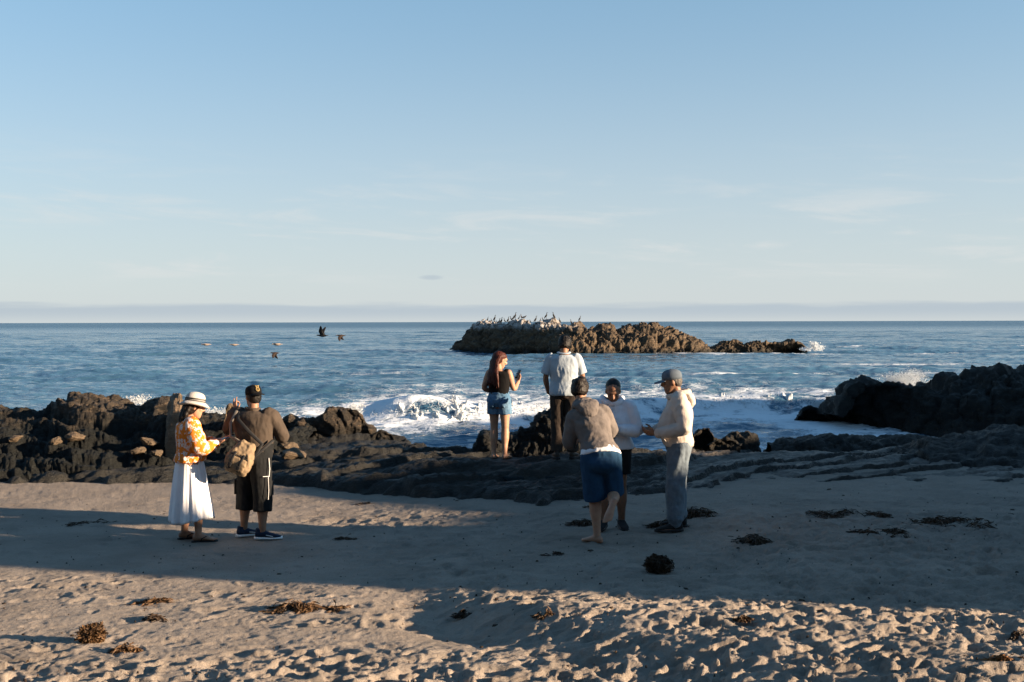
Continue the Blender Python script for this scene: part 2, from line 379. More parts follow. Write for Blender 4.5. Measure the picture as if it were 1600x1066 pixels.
# ---- the low wet shelf between sand and sea
PADS = [(-.20, 15.3, .25, .38), (.75, 14.6, .34, .34)]
def shelf_z(x, y):
    f = knots(x, SHELF_FRONT); b = knots(x, SHELF_BACK); q = np.stack([x, y, np.zeros_like(x)], 1)
    f = f + .30 * fbm(q * 1.1, 3) + .08 * fbm(q * 4, 2); b = b + .5 * fbm(q * .7 + 9, 3)
    d = y - f; e = b - y
    u = np.clip(d / np.maximum(b - f, .5), 0, 1)
    left = 1 - sstep(-4.5, -1, x); right = sstep(1.4, 3.2, x)
    top = .04 + .09 * u + .09 * np.sin(u * 3.1) - .10 * left * (1 - u) + .04 * right * (1 - u) - .10 * right * u
    # tilted beds: long low scarps that run sideways
    s = (y * .95 - .30 * x - .35 * right * x + .55 * fbm(q * (.30, .6, 1), 3) + .07 * fbm(q * 3, 2)) / .62
    fr = s - np.floor(s); hb = _cr[(np.floor(s).astype(int) * 5) & 255, 2]
    beds = (.05 + .13 * hb) * (1 - fr) * sstep(0, .06, fr) - .03
    wq = q + .12 * np.stack([perlin(q * 3), perlin(q * 3 + 20), x * 0], 1); a1, a2, cv = worley(wq * (1.5, 2.6, 1)); b1, b2, cv2 = worley(wq * (4.2, 7, 1) + 3)
    crack = -.03 * (1 - sstep(0, .10, a2 - a1)) + .03 * (cv - .5) - .012 * (1 - sstep(0, .2, b2 - b1)) + .014 * (cv2 - .5)
    h = top + crack * (1 - .55 * right) + beds * (.8 - .25 * right) + .05 * fbm(q * (1.2, 2.2, 1), 4) + .030 * ridged(q * (3, 5, 1), 3) * (1 - .4 * right) + .012 * ridged(q * (9, 14, 1), 2)
    pool = np.exp(-(((y - 14.15 + .28 * x) / .22) ** 2)) * sstep(-3.2, -2.2, x) * (1 - sstep(.2, .8, x))
    h = h - .10 * pool * (.6 + fbm(q * 1.7, 2))
    for (px, py, pz, pr) in PADS:
        w = np.exp(-(((x - px) ** 2 + (y - py) ** 2) / pr ** 2) ** 2); h = h * (1 - w) + (pz + .010 * fbm(q * 8, 2)) * w
    sb = sand_base(x, y)
    z = np.maximum(sb - .25, sb - .25 + (h - sb + .25) * sstep(-.14, .28, d))
    return np.where(e < 0, z * 0 + h + (SEA - .5 - h) * sstep(0, 1.3, -e) , z) if True else z
def build_shelf():
    xs = np.arange(-11, 16, .045); ys = np.concatenate([np.arange(11.6, 16.5, .032), np.arange(16.5, 27, .07)])
    X, Y = np.meshgrid(xs, ys, indexing='ij'); x = X.ravel(); y = Y.ravel()
    o = link('rock_shelf', grid_mesh('rock_shelf', np.stack([x, y, shelf_z(x, y)], 1), len(xs), len(ys)), None)
    t = NT('wet shelf rock'); v = t.vec((1, 2.2, 3), rot=(0, 0, -.3)); s = t.sep()
    a = t.noise(.9, 6, .65, .5, v); b = t.noise(5, 5, .7, .3, v)
    c = t.mix(t.rng(a, .35, .65), (.010, .011, .0105), (.022, .021, .018)); c = t.mix(t.math('MULTIPLY', t.rng(b, .52, .74), .7), c, (.055, .045, .034))
    # sand drifted onto the flats, mostly towards the right and the beach
    nz = t.normal_z()
    drift = t.math('ADD', t.rng(s['X'], 1.0, 3.6, .0, .60), t.math('ADD', t.noise(1.1, 5, .65, .4, v), t.rng(s['Y'], 12.4, 17, .08, -.25)))
    drift = t.math('MULTIPLY', t.rng(drift, .70, .92), t.rng(nz, .80, .95))
    c = t.mix(t.math('MULTIPLY', drift, .85), c, (.15, .128, .108))
    t.set('Base Color', c); t.set('Roughness', t.rng(a, .35, .7, .42, .8)); t.set('Specular IOR Level', .35)
    p = t.bump(t.noise(8, 6, .78, .4, v), .9, .07); p = t.bump(t.rng(t.voro(5, 'DISTANCE_TO_EDGE', v), 0, .08), .5, .03, p); t.bump(t.noise(45, 4, .75), .8, .016, p)
    o.data.materials.append(t.m)
    tag(o, 'low wet dark rock shelf with tilted beds between the sand and the water', kind='structure')
build_shelf()
def pools():                                          # thin standing water in the shelf's trough
    t = NT('pool water'); t.set('Base Color', (.02, .03, .035)); t.set('Roughness', .03); t.set('IOR', 1.33)
    for (x0, y0, L_, W_, a, zz) in [(-1.15, 14.42, .75, .10, -.20, .0), (-.35, 14.2, .40, .13, -.2, 0), (.02, 14.02, .32, .07, -.25, 0), (.62, 13.9, .28, .06, -.2, 0), (-2.3, 14.8, .5, .06, -.2, 0)]:
        th = np.linspace(0, 2 * math.pi, 40, endpoint=False)
        r = 1 + .35 * fbm(np.stack([np.cos(th) * 1.3 + x0 * 7, np.sin(th) * 1.3, th * 0], 1), 3)
        px = L_ * .5 * np.cos(th) * r; py = W_ * .5 * np.sin(th) * r * 1.6
        X = x0 + px * math.cos(a) - py * math.sin(a); Y = y0 + px * math.sin(a) + py * math.cos(a)
        z = float(np.median(shelf_z(X, Y))) + .012
        me = bpy.data.meshes.new('tide_pool'); vs = [(X[i], Y[i], z) for i in range(40)] + [(X[i], Y[i], z - .05) for i in range(40)]
        me.from_pydata(vs, [], [list(range(40))] + [[i, i + 40, (i + 1) % 40 + 40, (i + 1) % 40] for i in range(40)])
        o = link('tide_pool', me, t.m, smooth=False); tag(o, 'shallow pool of water lying in the rock shelf', kind='structure')
pools()

# ---- reef on the left
RA = [(.14, .9, 'f'), (.045, 1.3, 'w'), (.07, 2.2, 'r'), (.030, 4.6, 'w'), (.024, 10, 'r')]
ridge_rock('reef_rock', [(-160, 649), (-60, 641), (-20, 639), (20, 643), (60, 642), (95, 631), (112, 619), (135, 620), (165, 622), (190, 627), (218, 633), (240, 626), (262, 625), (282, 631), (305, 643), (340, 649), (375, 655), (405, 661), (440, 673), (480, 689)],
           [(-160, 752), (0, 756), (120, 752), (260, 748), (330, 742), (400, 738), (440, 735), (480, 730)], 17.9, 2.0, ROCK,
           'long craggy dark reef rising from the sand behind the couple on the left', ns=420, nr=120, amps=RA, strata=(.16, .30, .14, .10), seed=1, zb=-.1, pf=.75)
ridge_rock('reef_boulder', [(425, 668), (440, 655), (452, 652), (475, 652), (500, 653), (508, 646), (524, 638), (532, 634), (548, 636), (560, 643), (568, 655), (576, 668), (580, 678)],
           [(425, 692), (470, 694), (520, 694), (580, 691)], 18.6, .9, ROCKM, 'humped brown boulder with a knobbly top in front of the breaking wave', ns=150, nr=70,
           amps=[(.07, 1.4, 'f'), (.09, 2.2, 'w'), (.04, 4, 'r'), (.012, 12, 'r')], strata=(.03, .22, .2, 0), seed=2, zb=.1, sink=.25)
ridge_rock('reef_boulder', [(572, 690), (582, 680), (592, 673), (602, 675), (612, 680), (618, 690)], [(572, 694), (618, 694)], 18.3, .45, ROCKM,
           'small sunlit boulder at the right foot of the humped one', ns=60, nr=40, amps=[(.05, 2, 'w'), (.03, 5, 'r')], seed=3, zb=.1, sink=.2)
ridge_rock('reef_boulder', [(258, 668), (262, 640), (266, 620), (271, 614), (281, 613), (286, 618), (286, 640), (283, 668)], [(258, 676), (283, 676)], 16.9, .25, ROCKT,
           'narrow upright tan slab of rock behind the white sun hat', ns=50, nr=40, amps=[(.025, 3, 'f'), (.02, 7, 'r')], seed=4, zb=.55, sink=.5, pf=.3)
ridge_rock('reef_boulder', [(350, 664), (353, 640), (359, 632), (366, 634), (372, 642), (378, 650), (382, 664)], [(350, 670), (382, 670)], 16.9, .3, ROCKT,
           'small tan boulder on the reef behind the raised hand', ns=50, nr=40, amps=[(.03, 3, 'w'), (.02, 7, 'r')], seed=5, zb=.5, sink=.4)
rs = np.random.default_rng(21)  # tan stones added to carry the sunlit facets of the reef in colour
for i, (px, py, s_, yy, lab) in enumerate([(232, 690, .12, 16.2, 'larger of the tan lit-facet stones on the reef left of the patterned blouse'), (216, 703, .09, 16.0, 'tan lit-facet stone low on the reef left of the white skirt'), (246, 707, .09, 15.9, 'tan lit-facet stone on the reef touching the edge of the white skirt'),
                                   (118, 682, .12, 16.3, 'pale pitted lit-facet stone halfway up the reef near the left'), (88, 688, .10, 16.2, 'flat lit-facet stone left of the pale pitted one on the reef'), (24, 683, .08, 16.3, 'small lit-facet stone on the reef nearest the left edge'),
                                   (458, 708, .16, 16.2, 'low tan lit-facet stone right of the man in the black cap'), (452, 696, .13, 16.8, 'tan lit-facet stone above the low one right of the black cap man')]):
    c = at(px, py, yy); bm = bmesh.new(); r_ = np.random.default_rng(60 + i)
    for k in range(22):
        v = r_.normal(size=3); v /= np.linalg.norm(v); bm.verts.new(Vector(v * (s_ * 1.5, s_, s_ * .62) * r_.uniform(.8, 1.1)))
    bmesh.ops.convex_hull(bm, input=bm.verts); bmesh.ops.delete(bm, geom=[v for v in bm.verts if not v.link_faces], context='VERTS')
    bmesh.ops.triangulate(bm, faces=bm.faces); bmesh.ops.subdivide_edges(bm, edges=bm.edges, cuts=3, use_grid_fill=True)
    P = np.array([v.co[:] for v in bm.verts]); q = P * 9 + i * 7; dd = .022 * fbm(q, 3) + .012 * ridged(q * 2, 2)
    for v, d_ in zip(bm.verts, dd): v.co += v.co.normalized() * float(d_)
    me = bpy.data.meshes.new('lit_facet_stone'); bm.to_mesh(me); bm.free()
    o = link('lit_facet_stone', me, ROCKS, smooth=False); o.location = c; o.rotation_euler = (0, R(r_.uniform(-15, 15)), R(r_.uniform(0, 90))); tag(o, lab, 'rock', 'tan lit-facet stones on the reef')

# ---- rocks in the middle, by the people standing on the shelf
ridge_rock('shore_rock', [(738, 705), (748, 690), (756, 680), (764, 683), (772, 693), (790, 697), (802, 683), (815, 672), (832, 668), (838, 652), (850, 643), (864, 640), (885, 644), (905, 655), (925, 668), (945, 684), (960, 700)],
           [(738, 714), (800, 716), (880, 716), (960, 714)], 16.1, .8, ROCKW, 'black rounded rock beside the man in the pale blue shirt', ns=170, nr=70,
           amps=[(.06, 1.3, 'f'), (.05, 1.7, 'w'), (.04, 4.5, 'r'), (.022, 9, 'w'), (.016, 16, 'r')], seed=6, strata=(.03, .16, .2, .1), zb=.2)
for i, (sky, base, yc, lab) in enumerate([
    ([(1078, 690), (1086, 680), (1096, 672), (1106, 671), (1114, 682), (1118, 690)], [(1078, 694), (1118, 694)], 17.6, 'low brown rock directly right of the man in the cream hoodie'),
    ([(1136, 692), (1142, 678), (1150, 674), (1158, 678), (1166, 676), (1178, 675), (1184, 682), (1188, 692)], [(1136, 694), (1188, 694)], 18.2, 'brown double rock at the water right of the man in the cream hoodie'),
    ([(1108, 697), (1120, 688), (1136, 686), (1150, 690), (1156, 698)], [(1108, 701), (1156, 702)], 17.2, 'flat pale rock in front of the brown double rock')]):
    ridge_rock('shore_rock', sky, base, yc, .5, ROCKM, lab, ns=60, nr=40, amps=[(.05, 2.4, 'w'), (.03, 5, 'r'), (.01, 14, 'r')], seed=10 + i, zb=.15, sink=.2)
ridge_rock('shore_rock', [(1205, 694), (1225, 686), (1260, 684), (1300, 682), (1340, 683), (1380, 685), (1420, 683), (1450, 686), (1500, 684), (1540, 690)],
           [(1205, 706), (1300, 706), (1400, 708), (1540, 706)], 19.3, .9, ROCKW, 'long low black rock bar at the water edge on the right', ns=200, nr=50,
           amps=[(.06, 1.6, 'f'), (.06, 2.6, 'w'), (.025, 6, 'r')], seed=14, zb=-.05, sink=.5)
ridge_rock('headland_rock', [(1312, 652), (1318, 636), (1328, 620), (1335, 609), (1360, 603), (1385, 600), (1405, 602), (1420, 608), (1445, 609), (1468, 610), (1480, 600), (1490, 594), (1502, 593), (1512, 597), (1530, 590), (1550, 581), (1580, 580), (1620, 581), (1680, 590), (1760, 600), (1900, 640)],
           [(1312, 662), (1340, 668), (1400, 676), (1460, 684), (1520, 690), (1600, 694), (1900, 700)], 29.5, 4.5, ROCKW, 'big black rock mass in the water at the right edge', ns=260, nr=90,
           amps=[(.16, .8, 'f'), (.18, 1.2, 'w'), (.09, 2.4, 'r'), (.03, 6, 'r')], seed=15, zb=SEA, sink=.4)
ridge_rock('sea_rock', [(1250, 652), (1256, 640), (1266, 637), (1278, 641), (1290, 648), (1300, 656)], [(1250, 660), (1300, 662)], 31.5, .8, ROCKW,
           'small wave-washed rock left of the big black rock mass', ns=60, nr=40, amps=[(.09, 1.6, 'w'), (.05, 4, 'r')], seed=16, zb=SEA, sink=.3)
ridge_rock('mound_rock', [(1405, 715), (1440, 697), (1452, 684), (1480, 688), (1520, 684), (1545, 672), (1570, 667), (1600, 666), (1660, 668), (1780, 690)],
           [(1405, 742), (1480, 750), (1540, 754), (1600, 754), (1780, 750)], 16.3, 1.4, ROCKW, 'smooth dark rock mound on the sand at the right edge', ns=160, nr=70,
           amps=[(.07, 1.0, 'f'), (.05, 1.8, 'b'), (.025, 4, 'r'), (.008, 14, 'r')], strata=(.04, .2, .1, .1), seed=17, zb=.05)

# ---- the island with its birds
IA = [(.40, .35, 'f'), (.45, .55, 'w'), (.20, 1.1, 'r'), (.16, 1.9, 'w'), (.06, 5, 'r')]
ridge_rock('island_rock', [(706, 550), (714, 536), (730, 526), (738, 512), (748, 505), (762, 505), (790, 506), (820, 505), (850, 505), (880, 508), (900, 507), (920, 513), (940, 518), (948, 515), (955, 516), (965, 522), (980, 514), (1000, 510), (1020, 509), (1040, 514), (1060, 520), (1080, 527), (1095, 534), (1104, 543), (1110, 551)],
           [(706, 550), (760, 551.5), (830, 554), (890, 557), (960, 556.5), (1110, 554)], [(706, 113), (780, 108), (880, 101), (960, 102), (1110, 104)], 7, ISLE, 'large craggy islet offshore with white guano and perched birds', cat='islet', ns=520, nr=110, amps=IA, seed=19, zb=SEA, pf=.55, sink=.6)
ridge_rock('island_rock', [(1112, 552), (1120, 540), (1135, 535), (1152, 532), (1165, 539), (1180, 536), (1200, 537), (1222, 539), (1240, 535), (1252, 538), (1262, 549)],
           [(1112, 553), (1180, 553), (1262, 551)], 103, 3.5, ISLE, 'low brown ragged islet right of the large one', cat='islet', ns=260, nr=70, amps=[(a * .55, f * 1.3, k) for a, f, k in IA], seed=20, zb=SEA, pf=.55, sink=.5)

# ---- the bluff out of frame on the right, between the beach and the low sun
BL = [(7.85, -1.6), (8.05, -.4), (8.18, 1.2), (8.32, 2.1), (9.2, 2.15), (9.75, 1.55), (10.3, 1.15), (10.9, .75), (11.7, .75), (12.35, .95), (12.95, 1.32), (14.5, 1.24), (15.5, .9), (17, .35), (19.6, .30), (21, .85), (28, 1.05), (33.5, .75), (35.5, -.1), (37.5, -1.6), (39, -4.5)]
def bluff():
    T = 18.0; us = np.arange(7.8, 39, .06); n = len(us); rows = []
    hh = knots(us, BL) + T * TE + .09 * fbm(np.stack([us * 1.9, us * 0, us * 0], 1), 4) * sstep(8, 9, us)
    prof = [(-3.2, -.3), (-2.6, .25), (-1.8, .55), (-1.0, .8), (-.35, .93), (0, 1), (.6, .99), (2.5, .93), (5, .7), (7.5, .3), (9, -.3)]
    tt = np.interp(np.linspace(0, 1, 46), np.linspace(0, 1, len(prof)), [p[0] for p in prof]); zz = np.interp(np.linspace(0, 1, 46), np.linspace(0, 1, len(prof)), [p[1] for p in prof])
    P = np.zeros((n, 46, 3))
    for j in range(46):
        t_ = T + tt[j]; z = -1.2 + (hh + 1.2) * zz[j]
        P[:, j] = np.stack([us * SA + t_ * CA, us * CA - t_ * SA, z], 1)
    P = P.reshape(-1, 3); q = P * .8
    w = np.tile(np.clip(np.abs(tt) * 1.2, 0, 1), n)
    P[:, 0] += .35 * fbm(q * 1.2, 4) * w; P[:, 1] += .25 * fbm(q * 1.2 + 33, 4) * w
    o = link('bluff', grid_mesh('bluff', P, n, 46), ROCKT); tag(o, 'rocky bluff beside the beach on the right', kind='structure')
bluff()
def add_blocking_cliff():                                      # the cliff added out of frame behind the camera to cut sky fill
    xs = np.arange(-70, 27, .5); nr = 40; n = len(xs); u = np.linspace(0, 1, nr); P = np.zeros((n, nr, 3))
    top = 15 + 3 * fbm(np.stack([xs * .08, xs * 0, xs * 0], 1), 3)
    top *= 1 - .75 * sstep(14, 27, xs)
    yb = -9.5 - 3 * sstep(5, 27, xs) + 2 * fbm(np.stack([xs * .1, xs * 0 + 5, xs * 0], 1), 3) + 5 * (1 - sstep(-60, -25, xs))
    for j, q in enumerate(u):
        f = min(q / .55, 1); b = max(0, (q - .55) / .45)
        P[:, j] = np.stack([xs, yb - 4 * f - 25 * b, -.5 + (top + .5) * (math.sin(f * 1.57) ** .7) - 2 * b], 1)
    P = rough_grid(P.reshape(-1, 3), n, nr, [(.8, .2, 'f'), (.5, .5, 'r'), (.2, 1.5, 'r')])
    m = rock_mat('cliff with scrub', (.035, .035, .02), (.07, .06, .04), (.12, .09, .06), sc=.4)
    o = link('blocking_cliff', grid_mesh('blocking_cliff', P, n, nr), m); tag(o, 'scrub covered cliff added unseen behind the beach to block sky light', kind='structure')
add_blocking_cliff()
# ================================================================== sea
BREAK = [(-9, 33.2, 0), (-5.6, 32.2, .0), (-4.9, 32.0, .35), (-4.2, 31.8, .62), (-3.2, 31.6, .86), (-2.4, 31.6, .78), (-1.2, 31.8, .68), (0, 32.0, .60), (2.0, 32.6, .50), (4.5, 33.6, .55), (7.0, 34.6, .60), (9.5, 35.0, .62), (11.5, 34.6, .45), (13, 34.2, .15), (14.5, 34, 0), (60, 34, 0)]
def brk(x): return knots(x, [(a, b) for a, b, c in BREAK]), knots(x, [(a, c) for a, b, c in BREAK])
rs = np.random.default_rng(3)
WV = []
for lam in np.geomspace(.55, 26, 46):
    th = -math.pi / 2 + rs.normal(0, .55 if lam < 5 else .28); WV.append((lam, th, rs.uniform(0, 6.28), .0088 * lam ** .70 * (1 if lam < 9 else .75)))
def sea_h(x, y, cut):
    h = np.zeros_like(x); q = np.stack([x, y, x * 0], 1)
    mod = 1 + .8 * perlin(q * .13); mod2 = 1 + .9 * perlin(q * .031 + 7)
    dx = .9 * perlin(q * .11 + 3); dy = .9 * perlin(q * .11 + 80)
    for lam, th, ph, a in WV:
        k = 2 * math.pi / lam
        w = np.sin(k * ((x + dx) * math.cos(th) + (y + dy) * math.sin(th)) + ph)
        if lam < 7: w = 1 - 1.55 * np.abs(w) ** 1.2
        h += a * w * sstep(.9, 2.4, lam / cut) * (mod if lam < 3.5 else mod2)
    return h
def foam_w(x, y):
    """how foamy the water is at a place (0..1), before fine break-up"""
    q = np.stack([x, y, x * 0], 1); by, bh = brk(x)
    w = q + 1.1 * np.stack([perlin(q * .35 + 5), perlin(q * .35 + 25), x * 0], 1)
    net = 1 - np.abs(perlin(w * (.36, .62, 1))) * 3.2; net2 = 1 - np.abs(perlin(w * (.85, 1.5, 1) + 9)) * 3.0
    pat = .62 * net + .38 * net2
    near = sstep(16, 21, y) * (1 - sstep(36, 62, y)); xr = sstep(-11, -5, x)
    zone = near * (.28 + .72 * xr) * (1 - .35 * sstep(30, 31, y) * (1 - xr))
    patch = .5 + .9 * fbm(q * (.09, .16, 1) + 4, 2)
    f = zone * np.clip(patch + .15, 0, 1.2) * (.36 + .50 * np.clip(pat, -.5, 1))
    d = y - by
    f += bh * .95 * np.exp(-(d / 1.9) ** 2) * (d < 0) * np.clip(.22 + .85 * pat, 0, 1) + bh * .75 * np.exp(-(d / 3.2) ** 2) * (d >= 0) * np.clip(.25 + .9 * pat, 0, 1)
    # mid-distance flecks and streaks
    streak = np.clip(fbm(q * (.055, .22, 1) + 3, 4) - .38, 0, 1) * 1.3 * sstep(45, 60, y) * (1 - sstep(110, 260, y))
    f += streak * (.5 + .5 * sstep(0, 30, x))
    # surf round the islets
    ix = sstep(-8, -5, x) * (1 - sstep(30, 42, x)); f += ix * np.exp(-((y - 98.3 - .9 * perlin(q * .3)) / 2.0) ** 2) * np.clip(.35 + 1.1 * perlin(q * (.22, .4, 1) + 2), 0, 1)
    f += .9 * np.exp(-((x - 31.5) / 3.2) ** 2 - ((y - 99) / 3.0) ** 2) + .8 * np.exp(-((x - 19.6) / .9) ** 2 - ((y - 98.5) / 3) ** 2)
    f += .5 * np.exp(-((x - 42) / 9) ** 2 - ((y - 100) / 1.6) ** 2) * np.clip(.5 + perlin(q * .5), 0, 1)
    # surf at the foot of the big rock and behind it
    f += .75 * np.exp(-((x - 9.4) / 1.1) ** 2 - ((y - 31) / 2.0) ** 2) + .7 * np.exp(-((x - 14) / 4) ** 2 - ((y - 39) / 3) ** 2)
    f += .6 * np.exp(-((x + 7.5) / 2.8) ** 2 - ((y - 24.5) / 2.0) ** 2) + .55 * np.exp(-((x + 4.4) / 1.2) ** 2 - ((y - 22.5) / 1.6) ** 2)
    return f
def build_sea():
    ys = np.concatenate([15.5 * 1.0048 ** np.arange(0, 660)]); ys = ys[ys < 330]
    ys = np.concatenate([ys, ys[-1] * 1.035 ** np.arange(1, 145)])
    ns = len(ys); nr = 520; g = col_spread(nr, 7); w = ys * .58
    X = w[:, None] * g[None]; Y = np.repeat(ys[:, None], nr, 1); x = X.ravel(); y = Y.ravel()
    cut = np.maximum(np.repeat(np.gradient(ys), nr) * 1.6, .12)
    cut = np.maximum(cut, np.repeat(w * 2 / nr * 1.4, nr))
    h = sea_h(x, y, cut); by, bh = brk(x); d = y - by
    amp = (.55 + .45 * sstep(20, 40, y)) * (1 - .55 * sstep(60, 200, y) * 0)
    hump = bh * np.where(d < 0, np.exp(-(d / .55) ** 2), np.exp(-(d / 2.4) ** 2)) * .9
    # two unbroken swells further out
    for (yy, a, wd, k) in ((47, .20, 3.0, 4), (62, .22, 4, 9), (80, .25, 5, 14)):
        n1 = perlin(np.stack([x * .06 + k, y * 0, y * 0 + k], 1)); hump = hump + a * np.clip(.4 + 1.2 * n1, 0, 1) * np.exp(-((y - yy - 5 * n1) / wd) ** 2)
    z = SEA + h * amp + hump
    f = foam_w(x, y)
    me = grid_mesh('sea', np.stack([x, y, z], 1), ns, nr, {'foam': f})
    t = NT('sea water'); s = t.sep()
    v1 = t.vec((1, 1.7, 1)); fo = t.attr('foam')
    lace = lambda sc, d: t.math('SUBTRACT', 1.0, t.math('MULTIPLY', t.math('ABSOLUTE', t.math('SUBTRACT', t.noise(sc, 5, .62, d, v1), .5)), 4.5))
    fine = t.math('ADD', t.math('MULTIPLY', lace(.9, 1.2), .40), t.math('ADD', t.math('MULTIPLY', lace(2.6, .9), .34), t.math('MULTIPLY', t.noise(9, 4, .7, .5, v1), .26)))
    m = t.rng(t.math('ADD', fo, t.math('MULTIPLY', t.math('SUBTRACT', fine, .62), 1.0)), .20, .62)
    deep = t.mix(t.rng(t.noise(.06, 4, .6, .3, t.vec((1, 3, 1))), .35, .65), (.038, .098, .158), (.052, .122, .186))
    t.set('Base Color', t.mix(t.math('MULTIPLY', m, .86), deep, (.70, .74, .78)))
    t.set('Roughness', t.math('MAXIMUM', t.rng(m, 0, 1, .08, .9), t.rng(s['Y'], 40, 900, .08, .38))); t.set('IOR', 1.33)
    t.set('Specular IOR Level', t.rng(m, 0, 1, .5, .1))
    # ripples: finer relief than the mesh carries
    p = t.bump(t.noise(2.2, 5, .62, .6, t.vec((1, 2.1, 1))), .34, .10)
    p = t.bump(t.noise(.45, 4, .6, .5, t.vec((1, 2.6, 1))), .28, .40, p)
    p = t.bump(t.noise(.11, 4, .65, .4, t.vec((1, 2.4, 1))), .42, 2.2, p)
    t.bump(t.math('MULTIPLY', m, t.noise(11, 4, .7)), .6, .05, p)
    o = link('sea', me, t.m); tag(o, 'blue choppy sea reaching to the horizon', kind='structure')
build_sea()

def foam_mat(name='breaker foam', holes=False):
    t = NT(name); c = t.mix(t.rng(t.noise(3, 5, .7), .35, .65), (.76, .78, .80), (.50, .58, .63))
    rough = 1.0
    if holes:                                            # green water shows through between the tumbling foam
        s = t.sep(); v = t.vec((1.5, 1.2, .55)); n = t.math('ADD', t.math('MULTIPLY', t.noise(2.6, 6, .7, .8, v), .65), t.math('MULTIPLY', t.noise(8, 4, .7, .4, v), .35))
        m = t.rng(t.math('SUBTRACT', n, t.rng(s['Z'], -1.0, -.25, .0, .14)), .51, .61)
        c = t.mix(t.math('MULTIPLY', m, .75), c, (.05, .105, .135)); t.set('Roughness', t.rng(m, 0, 1, 1.0, .25))
    else: t.set('Roughness', 1.0)
    t.set('Base Color', c); t.set('Specular IOR Level', .15)
    t.set('Subsurface Weight', .15); t.set('Subsurface Radius', (.2, .2, .2)); t.set('Subsurface Scale', .2)
    p = t.bump(t.noise(7, 6, .78), 1.0, .10); t.bump(t.noise(35, 4, .8), .8, .02, p)
    return t.m
FOAMW = foam_mat('tumbling foam', True)
FOAM = foam_mat()
def droplets(name, pts, sizes, mat, label):
    b = np.array([(0, 0, 1), (.9, 0, -.35), (-.45, .8, -.35), (-.45, -.8, -.35), (.5, -.6, .4), (-.3, .3, -.9)])
    fc = [(0, 1, 2), (0, 2, 3), (0, 3, 4), (0, 4, 1), (4, 3, 1), (1, 5, 2), (2, 5, 3), (3, 5, 1)]
    n = len(pts); V = (pts[:, None] + b[None] * sizes[:, None, None] * RNG.uniform(.7, 1.3, (n, 6, 1))).reshape(-1, 3)
    F = (np.arange(n)[:, None, None] * 6 + np.array(fc)[None]).reshape(-1, 3)
    me = bpy.data.meshes.new(name); me.vertices.add(len(V)); me.vertices.foreach_set('co', V.astype(np.float32).ravel())
    me.loops.add(F.size); me.loops.foreach_set('vertex_index', F.ravel().astype(np.int32)); me.polygons.add(len(F))
    me.polygons.foreach_set('loop_start', np.arange(0, F.size, 3, dtype=np.int32)); me.polygons.foreach_set('loop_total', np.full(len(F), 3, dtype=np.int32)); me.update(calc_edges=True)
    o = link(name, me, mat); tag(o, label, kind='stuff'); return o
